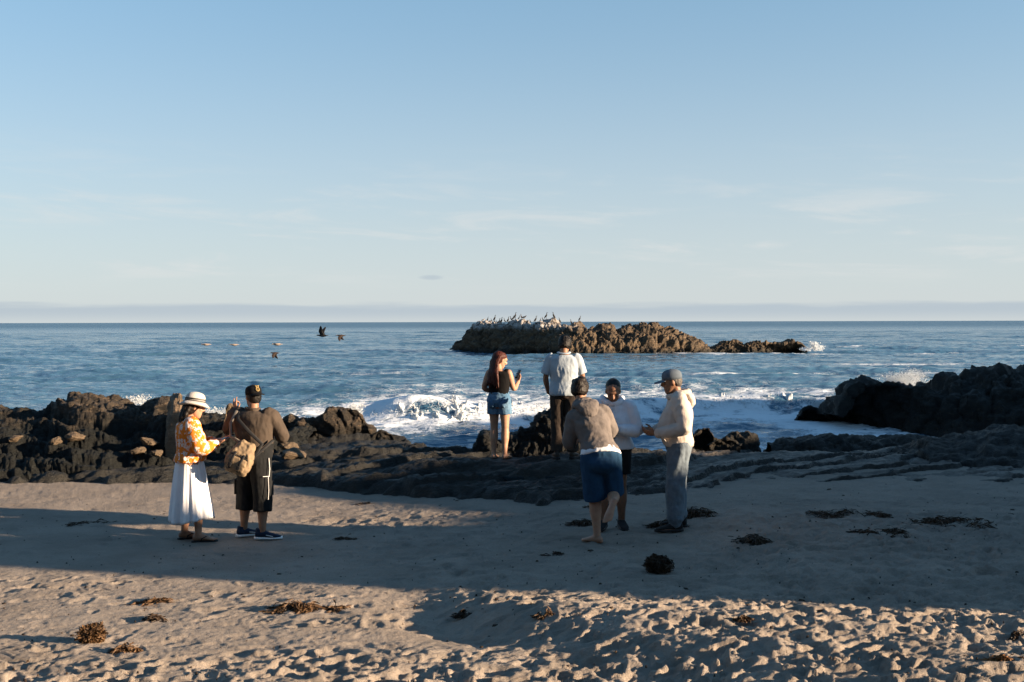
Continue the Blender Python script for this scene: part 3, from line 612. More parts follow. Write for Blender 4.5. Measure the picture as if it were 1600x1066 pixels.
def breaker():
    ns, nr = 900, 64; xs = np.linspace(-5.5, 13.6, ns)
    prof = [(-1.35, -.06), (-1.05, .10), (-.85, .34), (-.62, .62), (-.38, .88), (-.1, 1.02), (.25, 1.0), (.7, .84), (1.0, .62), (1.35, .30), (1.6, -.10)]
    u = np.linspace(0, 1, nr); kk = np.linspace(0, 1, len(prof)); pd = np.interp(u, kk, [a for a, b in prof]); pz = np.interp(u, kk, [b for a, b in prof])
    by, bh = brk(xs); bh = bh * (1 + .28 * fbm(np.stack([xs * .9, xs * 0, xs * 0], 1), 3)) - .05
    P = np.zeros((ns, nr, 3)); P[..., 0] = xs[:, None]; P[..., 1] = by[:, None] + pd[None] * (.35 + bh[:, None] * .75); P[..., 2] = SEA - .04 + pz[None] * np.maximum(bh, -.3)[:, None]
    P = P.reshape(-1, 3); n = grid_normals(P, ns, nr); n *= np.sign(n[:, 2:3].mean()) ; 
    if n[(ns // 2) * nr + nr // 2][2] < 0: n = -n
    hh = np.repeat(np.clip(bh, 0, 1), nr); mid = np.tile(np.sin(u * math.pi) ** .5, ns)
    q = P * (1, 1, 1)
    d = .20 * billow(q * 1.6, 3) + .13 * billow(q * 4.2 + 9, 3) + .07 * billow(q * 9, 3) - .06
    P = P + n * (d * (.25 + hh) * mid)[:, None] * 1.05
    o = link('breaking_wave', grid_mesh('breaking_wave', P, ns, nr), FOAMW); tag(o, 'white breaking wave rolling in behind the rock shelf', kind='structure')
    # spray thrown off the crest
    N = 24000; x = RNG.uniform(-5.3, 12.8, N); by, bh = brk(x); cl = np.clip(.5 + 1.4 * fbm(np.stack([x * .8, x * 0, x * 0 + 4], 1), 3), 0, 1.6)
    z = SEA + bh * (.55 + .45 * cl) + np.abs(RNG.normal(0, .10, N)) * (.3 + cl) * (bh > .1); y = by + RNG.normal(-.25, .45, N)
    keep = (bh > .12) & (RNG.random(N) < .25 + .6 * cl)
    droplets('wave_spray', np.stack([x, y, z], 1)[keep], RNG.gamma(2.0, .0045, N)[keep], FOAM, 'white spray thrown off the breaking wave')
    def burst(name, c, sx, sy, hgt, N, sm, label, jets=7):
        c = np.array(c); pts = []
        for k in range(jets):
            jx = RNG.normal(0, sx * .5); jh = hgt * RNG.uniform(.45, 1) * math.exp(-(jx / sx) ** 2); lean = RNG.normal(0, .25)
            m = N // jets; t = RNG.random(m) ** .8; spread = .05 + .16 * t
            pts.append(np.stack([jx + lean * t * jh + RNG.normal(0, 1, m) * spread * sx, RNG.normal(0, sy, m), t * jh + RNG.normal(0, .04, m)], 1))
        P = np.concatenate(pts) + c; sz = RNG.gamma(2.0, sm / 2, len(P))
        droplets(name, P, np.clip(sz, .003, .05), FOAM, label)
    burst('wave_spray', at(1430, 612, 37), 1.0, .4, .95, 26000, .0065, 'burst of white spray behind the big black rock', 11)
    burst('wave_spray', at(552, 652, 25), .28, .2, .40, 2200, .008, 'splash of spray behind the humped boulder')
    burst('wave_spray', at(330, 652, 27), 1.1, .4, .30, 4000, .008, 'splash of surf behind the reef', 9)
    burst('wave_spray', at(206, 630, 25), .45, .3, .22, 1800, .007, 'small splash above the reef crest on the left')
    burst('wave_spray', at(1272, 549, 100), 1.0, .5, .9, 2500, .025, 'surf breaking at the right tip of the low islet')
    burst('wave_spray', at(1285, 645, 32.5), .6, .4, .45, 2500, .010, 'surf washing over the small rock')
breaker()
# ================================================================== people
A = lambda *v: np.array(v, float)
def nrm(v): v = np.asarray(v, float); return v / max(np.linalg.norm(v), 1e-9)
class Geo:
    def __init__(s): s.v = []; s.f = []
    def rings(s, rs, n):
        """rs: list of (n,3) rings, closed with end fans"""
        b = len(s.v)
        for r in rs: s.v.extend(r.tolist())
        for k in range(len(rs) - 1):
            for i in range(n):
                j = (i + 1) % n; s.f.append((b + k * n + i, b + k * n + j, b + (k + 1) * n + j, b + (k + 1) * n + i))
        for k, rv in ((0, True), (len(rs) - 1, False)):
            c = len(s.v); s.v.append(rs[k].mean(0).tolist())
            for i in range(n):
                j = (i + 1) % n; a = b + k * n
                s.f.append((a + j, a + i, c) if rv else (a + i, a + j, c))
    def loft(s, secs, n=28, pw=2.0):
        """secs: (centre, u half-axis vector, v half-axis vector)"""
        t = np.linspace(0, 2 * math.pi, n, endpoint=False); c, d = np.cos(t), np.sin(t)
        if pw != 2: c = np.sign(c) * np.abs(c) ** (2 / pw); d = np.sign(d) * np.abs(d) ** (2 / pw)
        s.rings([np.asarray(a)[None] + c[:, None] * np.asarray(u)[None] + d[:, None] * np.asarray(v)[None] for a, u, v in secs], n)
        return s
    def tube(s, pts, rad, n=14, ref=(0, 1, .1), round_=True):
        pts = [np.asarray(p, float) for p in pts]; rad = [(r, r) if np.isscalar(r) else r for r in rad]
        secs = []; m = len(pts); u = np.asarray(ref, float)
        for i in range(m):
            d = nrm(pts[min(i + 1, m - 1)] - pts[max(i - 1, 0)])
            u = u - d * u.dot(d)
            if np.linalg.norm(u) < 1e-4: u = np.cross(d, (1, 0, .3))
            u = nrm(u); w = np.cross(d, u)
            if i == 0 and round_:
                for k in (.96, .72, .35): secs.append((pts[0] - d * rad[0][0] * k, u * rad[0][0] * math.sqrt(1 - k * k), w * rad[0][1] * math.sqrt(1 - k * k)))
            secs.append((pts[i], u * rad[i][0], w * rad[i][1]))
            if i == m - 1 and round_:
                for k in (.35, .72, .96): secs.append((pts[-1] + d * rad[-1][0] * k, u * rad[-1][0] * math.sqrt(1 - k * k), w * rad[-1][1] * math.sqrt(1 - k * k)))
        return s.loft(secs, n)
    def ball(s, c, r, M=None, n=18):
        r = A(r, r, r) if np.isscalar(r) else np.asarray(r, float); M = np.eye(3) if M is None else M; c = np.asarray(c, float)
        secs = []
        for ph in np.linspace(-1.45, 1.45, 11):
            secs.append((c + M @ A(0, 0, r[2] * math.sin(ph)), M @ A(r[0] * math.cos(ph), 0, 0), M @ A(0, r[1] * math.cos(ph), 0)))
        return s.loft(secs, n)
    def mesh(s, name):
        me = bpy.data.meshes.new(name); me.from_pydata(s.v, [], s.f); me.update(); return me
def fuse(g, voxel=.008, smooth=2, fac=.5):
    me = g.mesh('tmp'); o = bpy.data.objects.new('tmp', me); COL.objects.link(o)
    m = o.modifiers.new('r', 'REMESH'); m.mode = 'VOXEL'; m.voxel_size = voxel
    if smooth: q = o.modifiers.new('s', 'SMOOTH'); q.iterations = smooth; q.factor = fac
    dg = bpy.context.evaluated_depsgraph_get(); dg.update()
    r = bpy.data.meshes.new_from_object(o.evaluated_get(dg)); bpy.data.objects.remove(o); bpy.data.meshes.remove(me)
    return r
def wrinkle(me, spec):
    n = len(me.vertices); co = np.zeros(n * 3, np.float32); no = np.zeros(n * 3, np.float32)
    me.vertices.foreach_get('co', co); me.vertices.foreach_get('normal', no); p = co.reshape(-1, 3).astype(float); nn = no.reshape(-1, 3)
    d = np.zeros(n)
    for a, f, sd, kind in spec:
        q = p * np.asarray(f) + sd
        if kind == 'r': a = a * .60; q = q * (1, 1, .55) + np.outer(p[:, 2], (1.8, 1.2, 0)); q = q + .5 * np.stack([perlin(q * .6 + 3), perlin(q * .6 + 40), perlin(q * .6 + 70)], 1); d += a * (ridged(q, 2) - .3)
        else: d += a * fbm(q, 2)
    me.vertices.foreach_set('co', (p + nn * d[:, None]).astype(np.float32).ravel()); me.update()
def rot(ax, deg):
    return np.array(Matrix.Rotation(R(deg), 3, ax))
def face_basis(yaw=0, pitch=0, roll=0):       # yaw + turns right, pitch + looks down
    return rot('Z', -yaw) @ rot('X', -pitch) @ rot('Y', roll)

# ---- colours
def skin(name, c):
    t = NT(name); t.set('Base Color', t.mix(t.rng(t.noise(14, 4), .35, .7), c, tuple(x * f for x, f in zip(c, (.86, .78, .74)))))
    t.set('Roughness', .55); t.set('Specular IOR Level', .35); t.set('Subsurface Weight', .08); t.set('Subsurface Radius', (.4, .15, .08)); t.set('Subsurface Scale', .02)
    t.bump(t.noise(120, 3), .15, .003); return t.m
def cloth(name, c1, c2=None, sc=9, rough=.9, weave=420, bump=.35, fold=.5, sheen=0):
    t = NT(name); c2 = c2 or tuple(x * .84 for x in c1)
    t.set('Base Color', t.mix(t.rng(t.noise(sc, 5, .6), .32, .68), c1, c2)); t.set('Roughness', rough); t.set('Specular IOR Level', .15); t.set('Sheen Weight', sheen)
    p = t.bump(t.noise(11, 4, .6, 1.2, t.vec((1, 1, .35), rot=(.2, .35, 0))), fold, .012); t.bump(t.noise(weave, 2), bump, .002, p); return t.m
def denim(name, c1, c2):
    t = NT(name); t.set('Base Color', t.mix(t.rng(t.noise(7, 5, .65), .38, .66), c1, c2)); t.set('Roughness', .9); t.set('Specular IOR Level', .1)
    p = t.bump(t.noise(15, 4, .6, .6, t.vec((1, 1, .6))), .5, .015); t.bump(t.noise(500, 2, vec=t.vec((1, 1, .3))), .4, .002, p); return t.m
def hairm(name, c1, c2):
    t = NT(name); v = t.vec((1, 1, .10)); n = t.noise(95, 4, .6, .4, v)
    t.set('Base Color', t.mix(t.rng(n, .35, .65), c1, c2)); t.set('Roughness', .5); t.set('Specular IOR Level', .18); t.bump(n, .6, .008); return t.m
def floral():
    t = NT('orange and white patterned cotton'); v = t.vec((1, 1, .8))
    a = t.voro(17, 'SMOOTH_F1', v); b = t.noise(23, 3, .55, 1.6, v)
    m = t.rng(t.math('ADD', b, t.math('MULTIPLY', t.math('SUBTRACT', a, .42), .55)), .43, .49)
    t.set('Base Color', t.mix(m, (.60, .55, .52), (.60, .17, .018))); t.set('Roughness', .85); t.set('Specular IOR Level', .15)
    p = t.bump(t.noise(16, 4, .6, .8), .5, .02); t.bump(t.noise(400, 2), .3, .002, p); return t.m
SK1 = skin('light tan skin', (.36, .205, .135)); SK2 = skin('tan skin', (.25, .135, .082)); SK3 = skin('brown skin', (.20, .105, .064))
WHITE = plain('matte white', (.75, .75, .74), (.66, .66, .66), rough=.7); BLACK = plain('matte black', (.012, .012, .013), rough=.6); EYE = plain('dark eye', (.02, .015, .012), rough=.2, bump=0, spec=.6)
HAIRB = hairm('dark brown hair', (.007, .005, .004), (.016, .011, .008)); HAIRR = hairm('auburn hair', (.030, .008, .006), (.065, .017, .010)); HAIRK = hairm('black hair', (.005, .0045, .0045), (.011, .009, .008))
RUBBER = plain('black rubber', (.015, .015, .016), rough=.65)

# ---- anatomy (metres for a 1.75 m figure)
SH_M = [(.130, .100, 0), (.172, .122, -.012), (.160, .112, .004), (.186, .122, .006), (.196, .092, -.010), (.074, .072, -.012)]
SH_F = [(.135, .104, 0), (.180, .124, -.014), (.140, .098, .0), (.165, .118, .012), (.170, .082, -.012), (.062, .060, -.010)]
def torso_secs(J, t0, t1, inf=0, n=16, fat=1.0):
    sh = SH_F if J['fem'] else SH_M; fat = J.get('fat', 1) * fat; b = J.get('belly', 0)
    P, C, N = J['P'], J['C'], J['N']; up0 = nrm(C - P); up1 = nrm(N - C)
    pts = [P - up0 * .11, P, P + (C - P) * .48, C, C + (N - C) * .62, N]
    secs = []
    for t in np.linspace(t0, t1, n):
        i = min(int(t), 4); f = t - i; ff = f * f * (3 - 2 * f)
        c = pts[i] * (1 - f) + pts[i + 1] * f
        w, d, o = [sh[i][k] * (1 - ff) + sh[i + 1][k] * ff for k in range(3)]
        bel = b * math.exp(-((t - 2.0) / .9) ** 2); k = fat if t < 4.2 else 1 + (fat - 1) * max(0, (5 - t) / .8)
        r = nrm(J['rp'] * (1 - t / 5) + J['rc'] * t / 5); up = nrm(up0 * (1 - t / 5) + up1 * t / 5); fw = nrm(np.cross(up, r))
        secs.append((c + fw * (o + bel * .5), r * (w * k + inf), fw * (d * k + bel * .5 + inf)))
    return secs
def limb(a, b, ra, rb, bulge=0, k=6):
    a, b = np.asarray(a, float), np.asarray(b, float); ts = np.linspace(0, 1, k)
    return [a + (b - a) * t for t in ts], [ra + (rb - ra) * t + bulge * math.sin(min(1, t * 1.55) * math.pi) for t in ts]
def chain(g, pts, rads, n=16, bulges=None, flat=False):
    P, Q = [], []
    for i in range(len(pts) - 1):
        p, q = limb(pts[i], pts[i + 1], rads[i], rads[i + 1], (bulges or [0] * 9)[i]); 
        if i: p, q = p[1:], q[1:]
        P += p; Q += q
    # soften the joint
    P = np.array(P); S = P.copy(); S[1:-1] = .25 * P[:-2] + .5 * P[1:-1] + .25 * P[2:]
    g.tube(list(S), Q, n, round_=not flat)
def head_geo(g, c, M, s=1.0):
    H = lambda *v: c + M @ (A(*v) * s)
    X, Y = M @ A(1, 0, 0), M @ A(0, 1, 0); secs = []
    for z, w, d, o in [(-.126, .016, .018, .064), (-.120, .030, .032, .058), (-.100, .046, .054, .042), (-.072, .058, .074, .024), (-.045, .064, .088, .009), (-.01, .070, .096, .0), (.02, .074, .099, -.004), (.05, .073, .097, -.008), (.078, .064, .084, -.012), (.098, .046, .060, -.014), (.110, .022, .030, -.014)]:
        secs.append((H(0, o, z), X * w * s, Y * d * s))
    g.loft(secs, 26)
    g.tube([H(0, .088, .026), H(0, .104, .004), H(0, .117, -.022), H(0, .108, -.034)], [.008 * s, .011 * s, .014 * s, .009 * s], 10)
    for k in (-1, 1):
        g.ball(H(.013 * k, .100, -.028), .009 * s, n=8)
        g.tube([H(.050 * k, .072, .026), H(.030 * k, .088, .034), H(.006 * k, .093, .030)], [.009 * s] * 3, 8)
        g.ball(H(.040 * k, .070, -.022), (.020 * s, .020 * s, .018 * s), n=10)
        g.ball(H(.076 * k, -.004, -.008), (.011 * s, .021 * s, .033 * s), M @ rot('Z', -18 * k), 10)
    g.tube([H(-.022, .080, -.066), H(0, .093, -.064), H(.022, .080, -.066)], [(.007 * s)] * 3, 8)
    g.tube([H(-.018, .079, -.076), H(0, .090, -.077), H(.018, .079, -.076)], [(.008 * s)] * 3, 8)
    g.ball(H(0, .074, -.108), (.02 * s, .018 * s, .016 * s), n=10)
def hand_geo(g, w, d, nm, th, curl=(.5, .6, .65, .7), s=1.0, thumb=.5):
    """w wrist, d finger direction, nm the way the palm faces, th towards the thumb"""
    d = nrm(d); nm = nrm(nm - d * nm.dot(d)); th0 = np.cross(d, nm); th = th0 if th0.dot(th) > 0 else -th0
    w = np.asarray(w, float)
    g.loft([(w - d * .02 * s, th * .026 * s, nm * .020 * s), (w + d * .012 * s, th * .029 * s, nm * .017 * s), (w + d * .045 * s, th * .040 * s, nm * .016 * s), (w + d * .080 * s, th * .042 * s, nm * .014 * s), (w + d * .096 * s, th * .038 * s, nm * .010 * s)], 14)
    for k, (o, L) in enumerate(((.031, .072), (.0105, .080), (-.0105, .075), (-.030, .060))):
        p = w + d * .088 * s + th * o * s; a = 0; pts = [p - d * .02 * s, p]; fan = d + th * o * 1.6
        for seg in (.45, .31, .24):
            a += curl[k] * (1.0 if seg < .4 else .8); v = nrm(nrm(fan) * math.cos(a) + nm * math.sin(a)); p = p + v * L * seg * s; pts.append(p)
        g.tube(pts, [.0100 * s, .0098 * s, .0092 * s, .0086 * s, .0076 * s], 8)
    p = w + d * .022 * s + th * .026 * s; v = nrm(th * .75 + d * .6 + nm * .35 * thumb); p2 = p + v * .045 * s; v2 = nrm(th * .25 * (1 - thumb) + d * .85 + nm * .5 * thumb)
    g.tube([p - v * .015 * s, p, p2, p2 + v2 * .032 * s], [.014 * s, .0135 * s, .0115 * s, .0088 * s], 8)
def foot_frame(ank, toe, up=(0, 0, 1)):
    d = nrm(toe); u = np.asarray(up, float); u = nrm(u - d * u.dot(d)); return np.asarray(ank, float), d, u, np.cross(d, u)
def foot_geo(g, ank, toe, up=(0, 0, 1), s=1.0, toes=True, inf=0, side=1):
    """side +1 = right foot (big toe on the left)"""
    a, d, u, r = foot_frame(ank, toe, up); h = .078 * s      # ankle height above the sole
    F = lambda f, z, x=0: a + d * f * s + u * (z * s - h) + r * x * s
    secs = []
    for f, z, w, t in [(-.062, .030, .016, .020), (-.050, .034, .028, .032), (-.025, .042, .033, .040), (.02, .046, .034, .045), (.06, .036, .037, .035), (.10, .026, .043, .026), (.14, .019, .046, .019), (.165, .014, .043, .014)] + ([] if toes else [(.19, .013, .030, .012), (.198, .012, .016, .008)]):
        secs.append((F(f, z + inf * .3 / s), r * (w * s + inf), u * (t * s + inf * .6)))
    g.loft(secs, 18)
    if toes:
        for k, (x, L, q) in enumerate(((-.031, .036, .013), (-.010, .034, .0095), (.007, .028, .009), (.022, .021, .0085), (.035, .013, .008))):
            g.tube([F(.155 - .012 * k * .5, .013, x * side), F(.165 + L - .010 * k * .4, .011, x * side)], [q * s, q * .92 * s], 8)
def body(J, hands=True, toes=True, voxel=.0072):
    g = Geo(); s = J.get('s', 1.0); f = J.get('limb', 1.0); fe = J['fem']
    g.loft(torso_secs(J, 0, 5, -.006), 30)
    Hc = J['H']; M = J['HM']
    g.tube([J['N'] - nrm(J['N'] - J['C']) * .03, J['N'] * .5 + (Hc + M @ A(0, -.02, -.07)) * .5, Hc + M @ A(0, -.018, -.04)], [.062 if not fe else .052, .056 if not fe else .047, .056 if not fe else .048], 16)
    head_geo(g, Hc, M, J.get('hs', 1.0))
    for sd in 'LR':
        sh, el, wr = J['sh' + sd], J['el' + sd], J['wr' + sd]
        chain(g, [sh, el, wr], [.055 * f, .040 * f, .028 * f ** .5], bulges=[.006, .006])
        if hands: hand_geo(g, wr, *J['hand' + sd][:3], **(J['hand' + sd][3] if len(J['hand' + sd]) > 3 else {}))
        hp, kn, an = J['hp' + sd], J['kn' + sd], J['an' + sd]
        chain(g, [hp, kn, an], [.088 * f, .058 * f, .037 * f ** .5], bulges=[.004, .013])
        foot_geo(g, an, *J['foot' + sd], toes=toes, side=1 if sd == 'R' else -1)
    return fuse(g, voxel, 2)
def eyes(J, root):
    for k in (-1, 1):
        g = Geo(); g.ball(J['H'] + J['HM'] @ (A(.031 * k, .0835, .006) * J.get('hs', 1)), (.013, .010, .008), J['HM'], 10); link('eye', g.mesh('eye'), EYE, root)
def stand(fem, h=1.75, **kw):
    """neutral standing joints, facing +Y; override by keyword"""
    s = h / 1.75; w = .165 if fem else .185
    J = dict(fem=fem, rp=A(1, 0, 0), rc=A(1, 0, 0), P=A(0, 0, .95) * s, C=A(0, -.01, 1.27) * s, N=A(0, -.015, 1.475) * s, H=A(0, .025, 1.635) * s, HM=face_basis(),
             shL=A(-w, -.01, 1.415) * s, shR=A(w, -.01, 1.415) * s, elL=A(-w - .07, -.03, 1.13) * s, elR=A(w + .07, -.03, 1.13) * s, wrL=A(-w - .06, .06, .89) * s, wrR=A(w + .06, .06, .89) * s,
             handL=(A(0, .15, -1), A(1, 0, 0), A(0, 1, 0)), handR=(A(0, .15, -1), A(-1, 0, 0), A(0, 1, 0)),
             hpL=A(-.090, 0, .90) * s, hpR=A(.090, 0, .90) * s, knL=A(-.10, .02, .49) * s, knR=A(.10, .02, .49) * s, anL=A(-.105, -.02, .078), anR=A(.105, -.02, .078),
             footL=(A(-.2, 1, 0),), footR=(A(.2, 1, 0),), s=s)
    J.update(kw); return J
# ---- garments
def top_geo(g, J, t0, t1, inf, sleeve=1.0, sr=(.078, .066, .050), n=16, hem=None, flare=0):
    secs = torso_secs(J, t0, t1, inf, n)
    if flare:
        secs = [(c, u * (1 + flare * max(0, 1 - i / 6)), v * (1 + flare * max(0, 1 - i / 6))) for i, (c, u, v) in enumerate(secs)]
    g.loft(secs, 34, 2.2)
    for sd in 'LR':
        sh, el, wr = J['sh' + sd], J['el' + sd], J['wr' + sd]; inn = sh + (J['N'] - sh) * .22
        if sleeve <= 0: g.ball(sh + (J['N'] - sh) * .18, (.052, .055, .055)); continue
        if sleeve <= 1:
            e = sh + (el - sh) * sleeve; chain(g, [inn, sh, e], [sr[0] * .95, sr[0], sr[1]], flat=True)
        else:
            w_ = el + (wr - el) * (sleeve - 1); chain(g, [inn, sh, el, w_], [sr[0] * .95, sr[0], sr[1], sr[2]])
def legs_geo(g, J, end, r, inf=.018, t1=1.9, low=1.0):
    """trousers or shorts; end 0..1 along thigh, 1..2 along shin; r = radii at hip, knee or hem, hem"""
    g.loft(torso_secs(J, .2, t1, inf, 8), 30)
    for sd in 'LR':
        hp, kn, an = J['hp' + sd], J['kn' + sd], J['an' + sd]; top = hp + A(0, 0, .06)
        if end <= 1: chain(g, [top, hp, hp + (kn - hp) * end], [r[0], r[0] * 1.02, r[1]], flat=True)
        else: chain(g, [top, hp, kn, kn + (an - kn) * (end - 1)], [r[0], r[0] * 1.02, r[1], r[2]], flat=True)
def garment(name, g, mat, root, voxel=.010, wr=None, sm=3):
    me = fuse(g, voxel, sm); wrinkle(me, wr or [(.007, (9, 9, 6), 3, 'r'), (.004, (20, 20, 12), 9, 'f')]); return link(name, me, mat, root)
def hood(g, J, r=.10, drop=.06):
    N = J['N']; up = nrm(J['N'] - J['C']); rt = J['rc']; fw = nrm(np.cross(up, rt))
    c = N + up * .015
    pts = [c + rt * r * math.cos(a) + fw * (r * .95 * math.sin(a) - .01) + up * (.02 - .045 * max(0, math.sin(a)) ) for a in np.linspace(-.55 * math.pi - .9, -.55 * math.pi + 2 * math.pi - .95, 22)]
    g.tube(pts, [.034] * 22, 10)
    M = np.stack([rt, fw, up], 1)
    g.loft([(N + fw * -.075 + up * (.075 - drop * .6), rt * .105, fw * .040), (N + fw * -.110 + up * (.050 - drop * .7), rt * .130, fw * .050), (N + fw * -.130 - up * .04, rt * .132, fw * .050), (N + fw * -.135 - up * drop * 1.6, rt * .100, fw * .042), (N + fw * -.115 - up * drop * 2.5, rt * .045, fw * .02)], 24)
def ribbing(J, mat, parent, t0, inf, cuff=1.86, cr=.05):
    g = Geo(); g.loft(torso_secs(J, t0 - .03, t0 + .14, inf, 4), 36, 2.2); garment('hem_band', g, mat, parent, .008, [(.002, (60, 60, 4), 2, 'f')], 1)
    for sd in 'LR':
        el, wr = J['el' + sd], J['wr' + sd]; a, b = el + (wr - el) * (cuff - 1.05), el + (wr - el) * (cuff - .90); g = Geo(); g.tube([a, b], [cr, cr * .86], 18, round_=False); garment('cuff', g, mat, parent, .007, [(.002, (50, 50, 50), 2, 'f')], 1)
def hood_part(J, mat, parent, r=.10, drop=.06):
    g = Geo(); hood(g, J, r, drop); return garment('hood', g, mat, parent, .008, [(.008, (10, 10, 8), 3, 'r'), (.004, (20, 20, 20), 9, 'f')], 2)
def hair_cap(J, name, mat, root, thick=.016, low=-.06, front=.02, extra=None, vox=.007, spec=None, back=0):
    """hair over the skull: crown and back"""
    g = Geo(); M, c, s = J['HM'], J['H'], J.get('hs', 1.0); H = lambda *v: c + M @ (A(*v) * s); X, Y = M @ A(1, 0, 0), M @ A(0, 1, 0)
    secs = []
    for z, w, d, o in [(low - .03, .040, .04, -.050), (low, .064, .060, -.042), (-.03, .072, .078, -.030), (.0, .075, .086, -.024), (.03, .076, .092, -.018), (.05, .075, .096, -.012), (.078, .066, .088, -.012), (.100, .048, .064, -.014), (.113, .026, .034, -.014)]:
        secs.append((H(0, o - back * (1.3 if z < .07 else .7), z), X * (w + thick) * s, Y * (d + thick) * s))
    g.loft(secs, 28)
    if extra: extra(g, H, X, Y, M)
    me = fuse(g, vox, 2); wrinkle(me, spec or [(.006, (26, 26, 26), 2, 'r'), (.003, (60, 60, 60), 5, 'f')]); return link(name, me, mat, root)
def shoe(J, sd, root, upper, sole, k=1.0):
    ank, toe = J['an' + sd], J['foot' + sd][0]; a, d, u, r = foot_frame(ank, toe); h = .078
    F = lambda f, z, x=0: a + d * f + u * (z - h) + r * x
    g = Geo(); secs = []
    for f, z0, z1, w in [(-.080, .03, .075, .018), (-.074, .02, .095, .034), (-.04, .02, .098, .041), (.0, .02, .100, .042), (.04, .02, .092, .042), (.08, .02, .074, .046), (.13, .02, .058, .050), (.17, .02, .047, .047), (.20, .02, .038, .032), (.212, .022, .030, .014)]:
        secs.append((F(f * k, (z0 + z1) / 2), r * w, u * (z1 - z0) / 2))
    g.loft(secs, 20, 2.5); g.tube([F(-.04, .09), F(-.03, .115)], [(.042, .036), (.040, .034)], 14, ref=d, round_=False)
    o = link('shoe', fuse(g, .006, 2), upper, root)
    g = Geo(); secs = []
    for f, w, t in [(-.090, .020, .030), (-.082, .037, .034), (-.03, .043, .030), (.04, .044, .026), (.10, .051, .024), (.16, .052, .024), (.20, .040, .026), (.222, .018, .030)]:
        secs.append((F(f * k, t / 2), r * w, u * t / 2))
    g.loft(secs, 20, 3.5); link('sole', g.mesh('sole'), sole, o)
    return o, F, d, u, r
def ground_z(x, y, on):
    if on == 'shelf':
        return float(shelf_z(np.array([x]), np.array([y]))[0])
    return float(sand_base(np.array([x]), np.array([y]))[0])
def person(label, x, y, z, heading):
    o = empty('person', (x, y, z), R(-heading)); tag(o, label, 'person'); return o

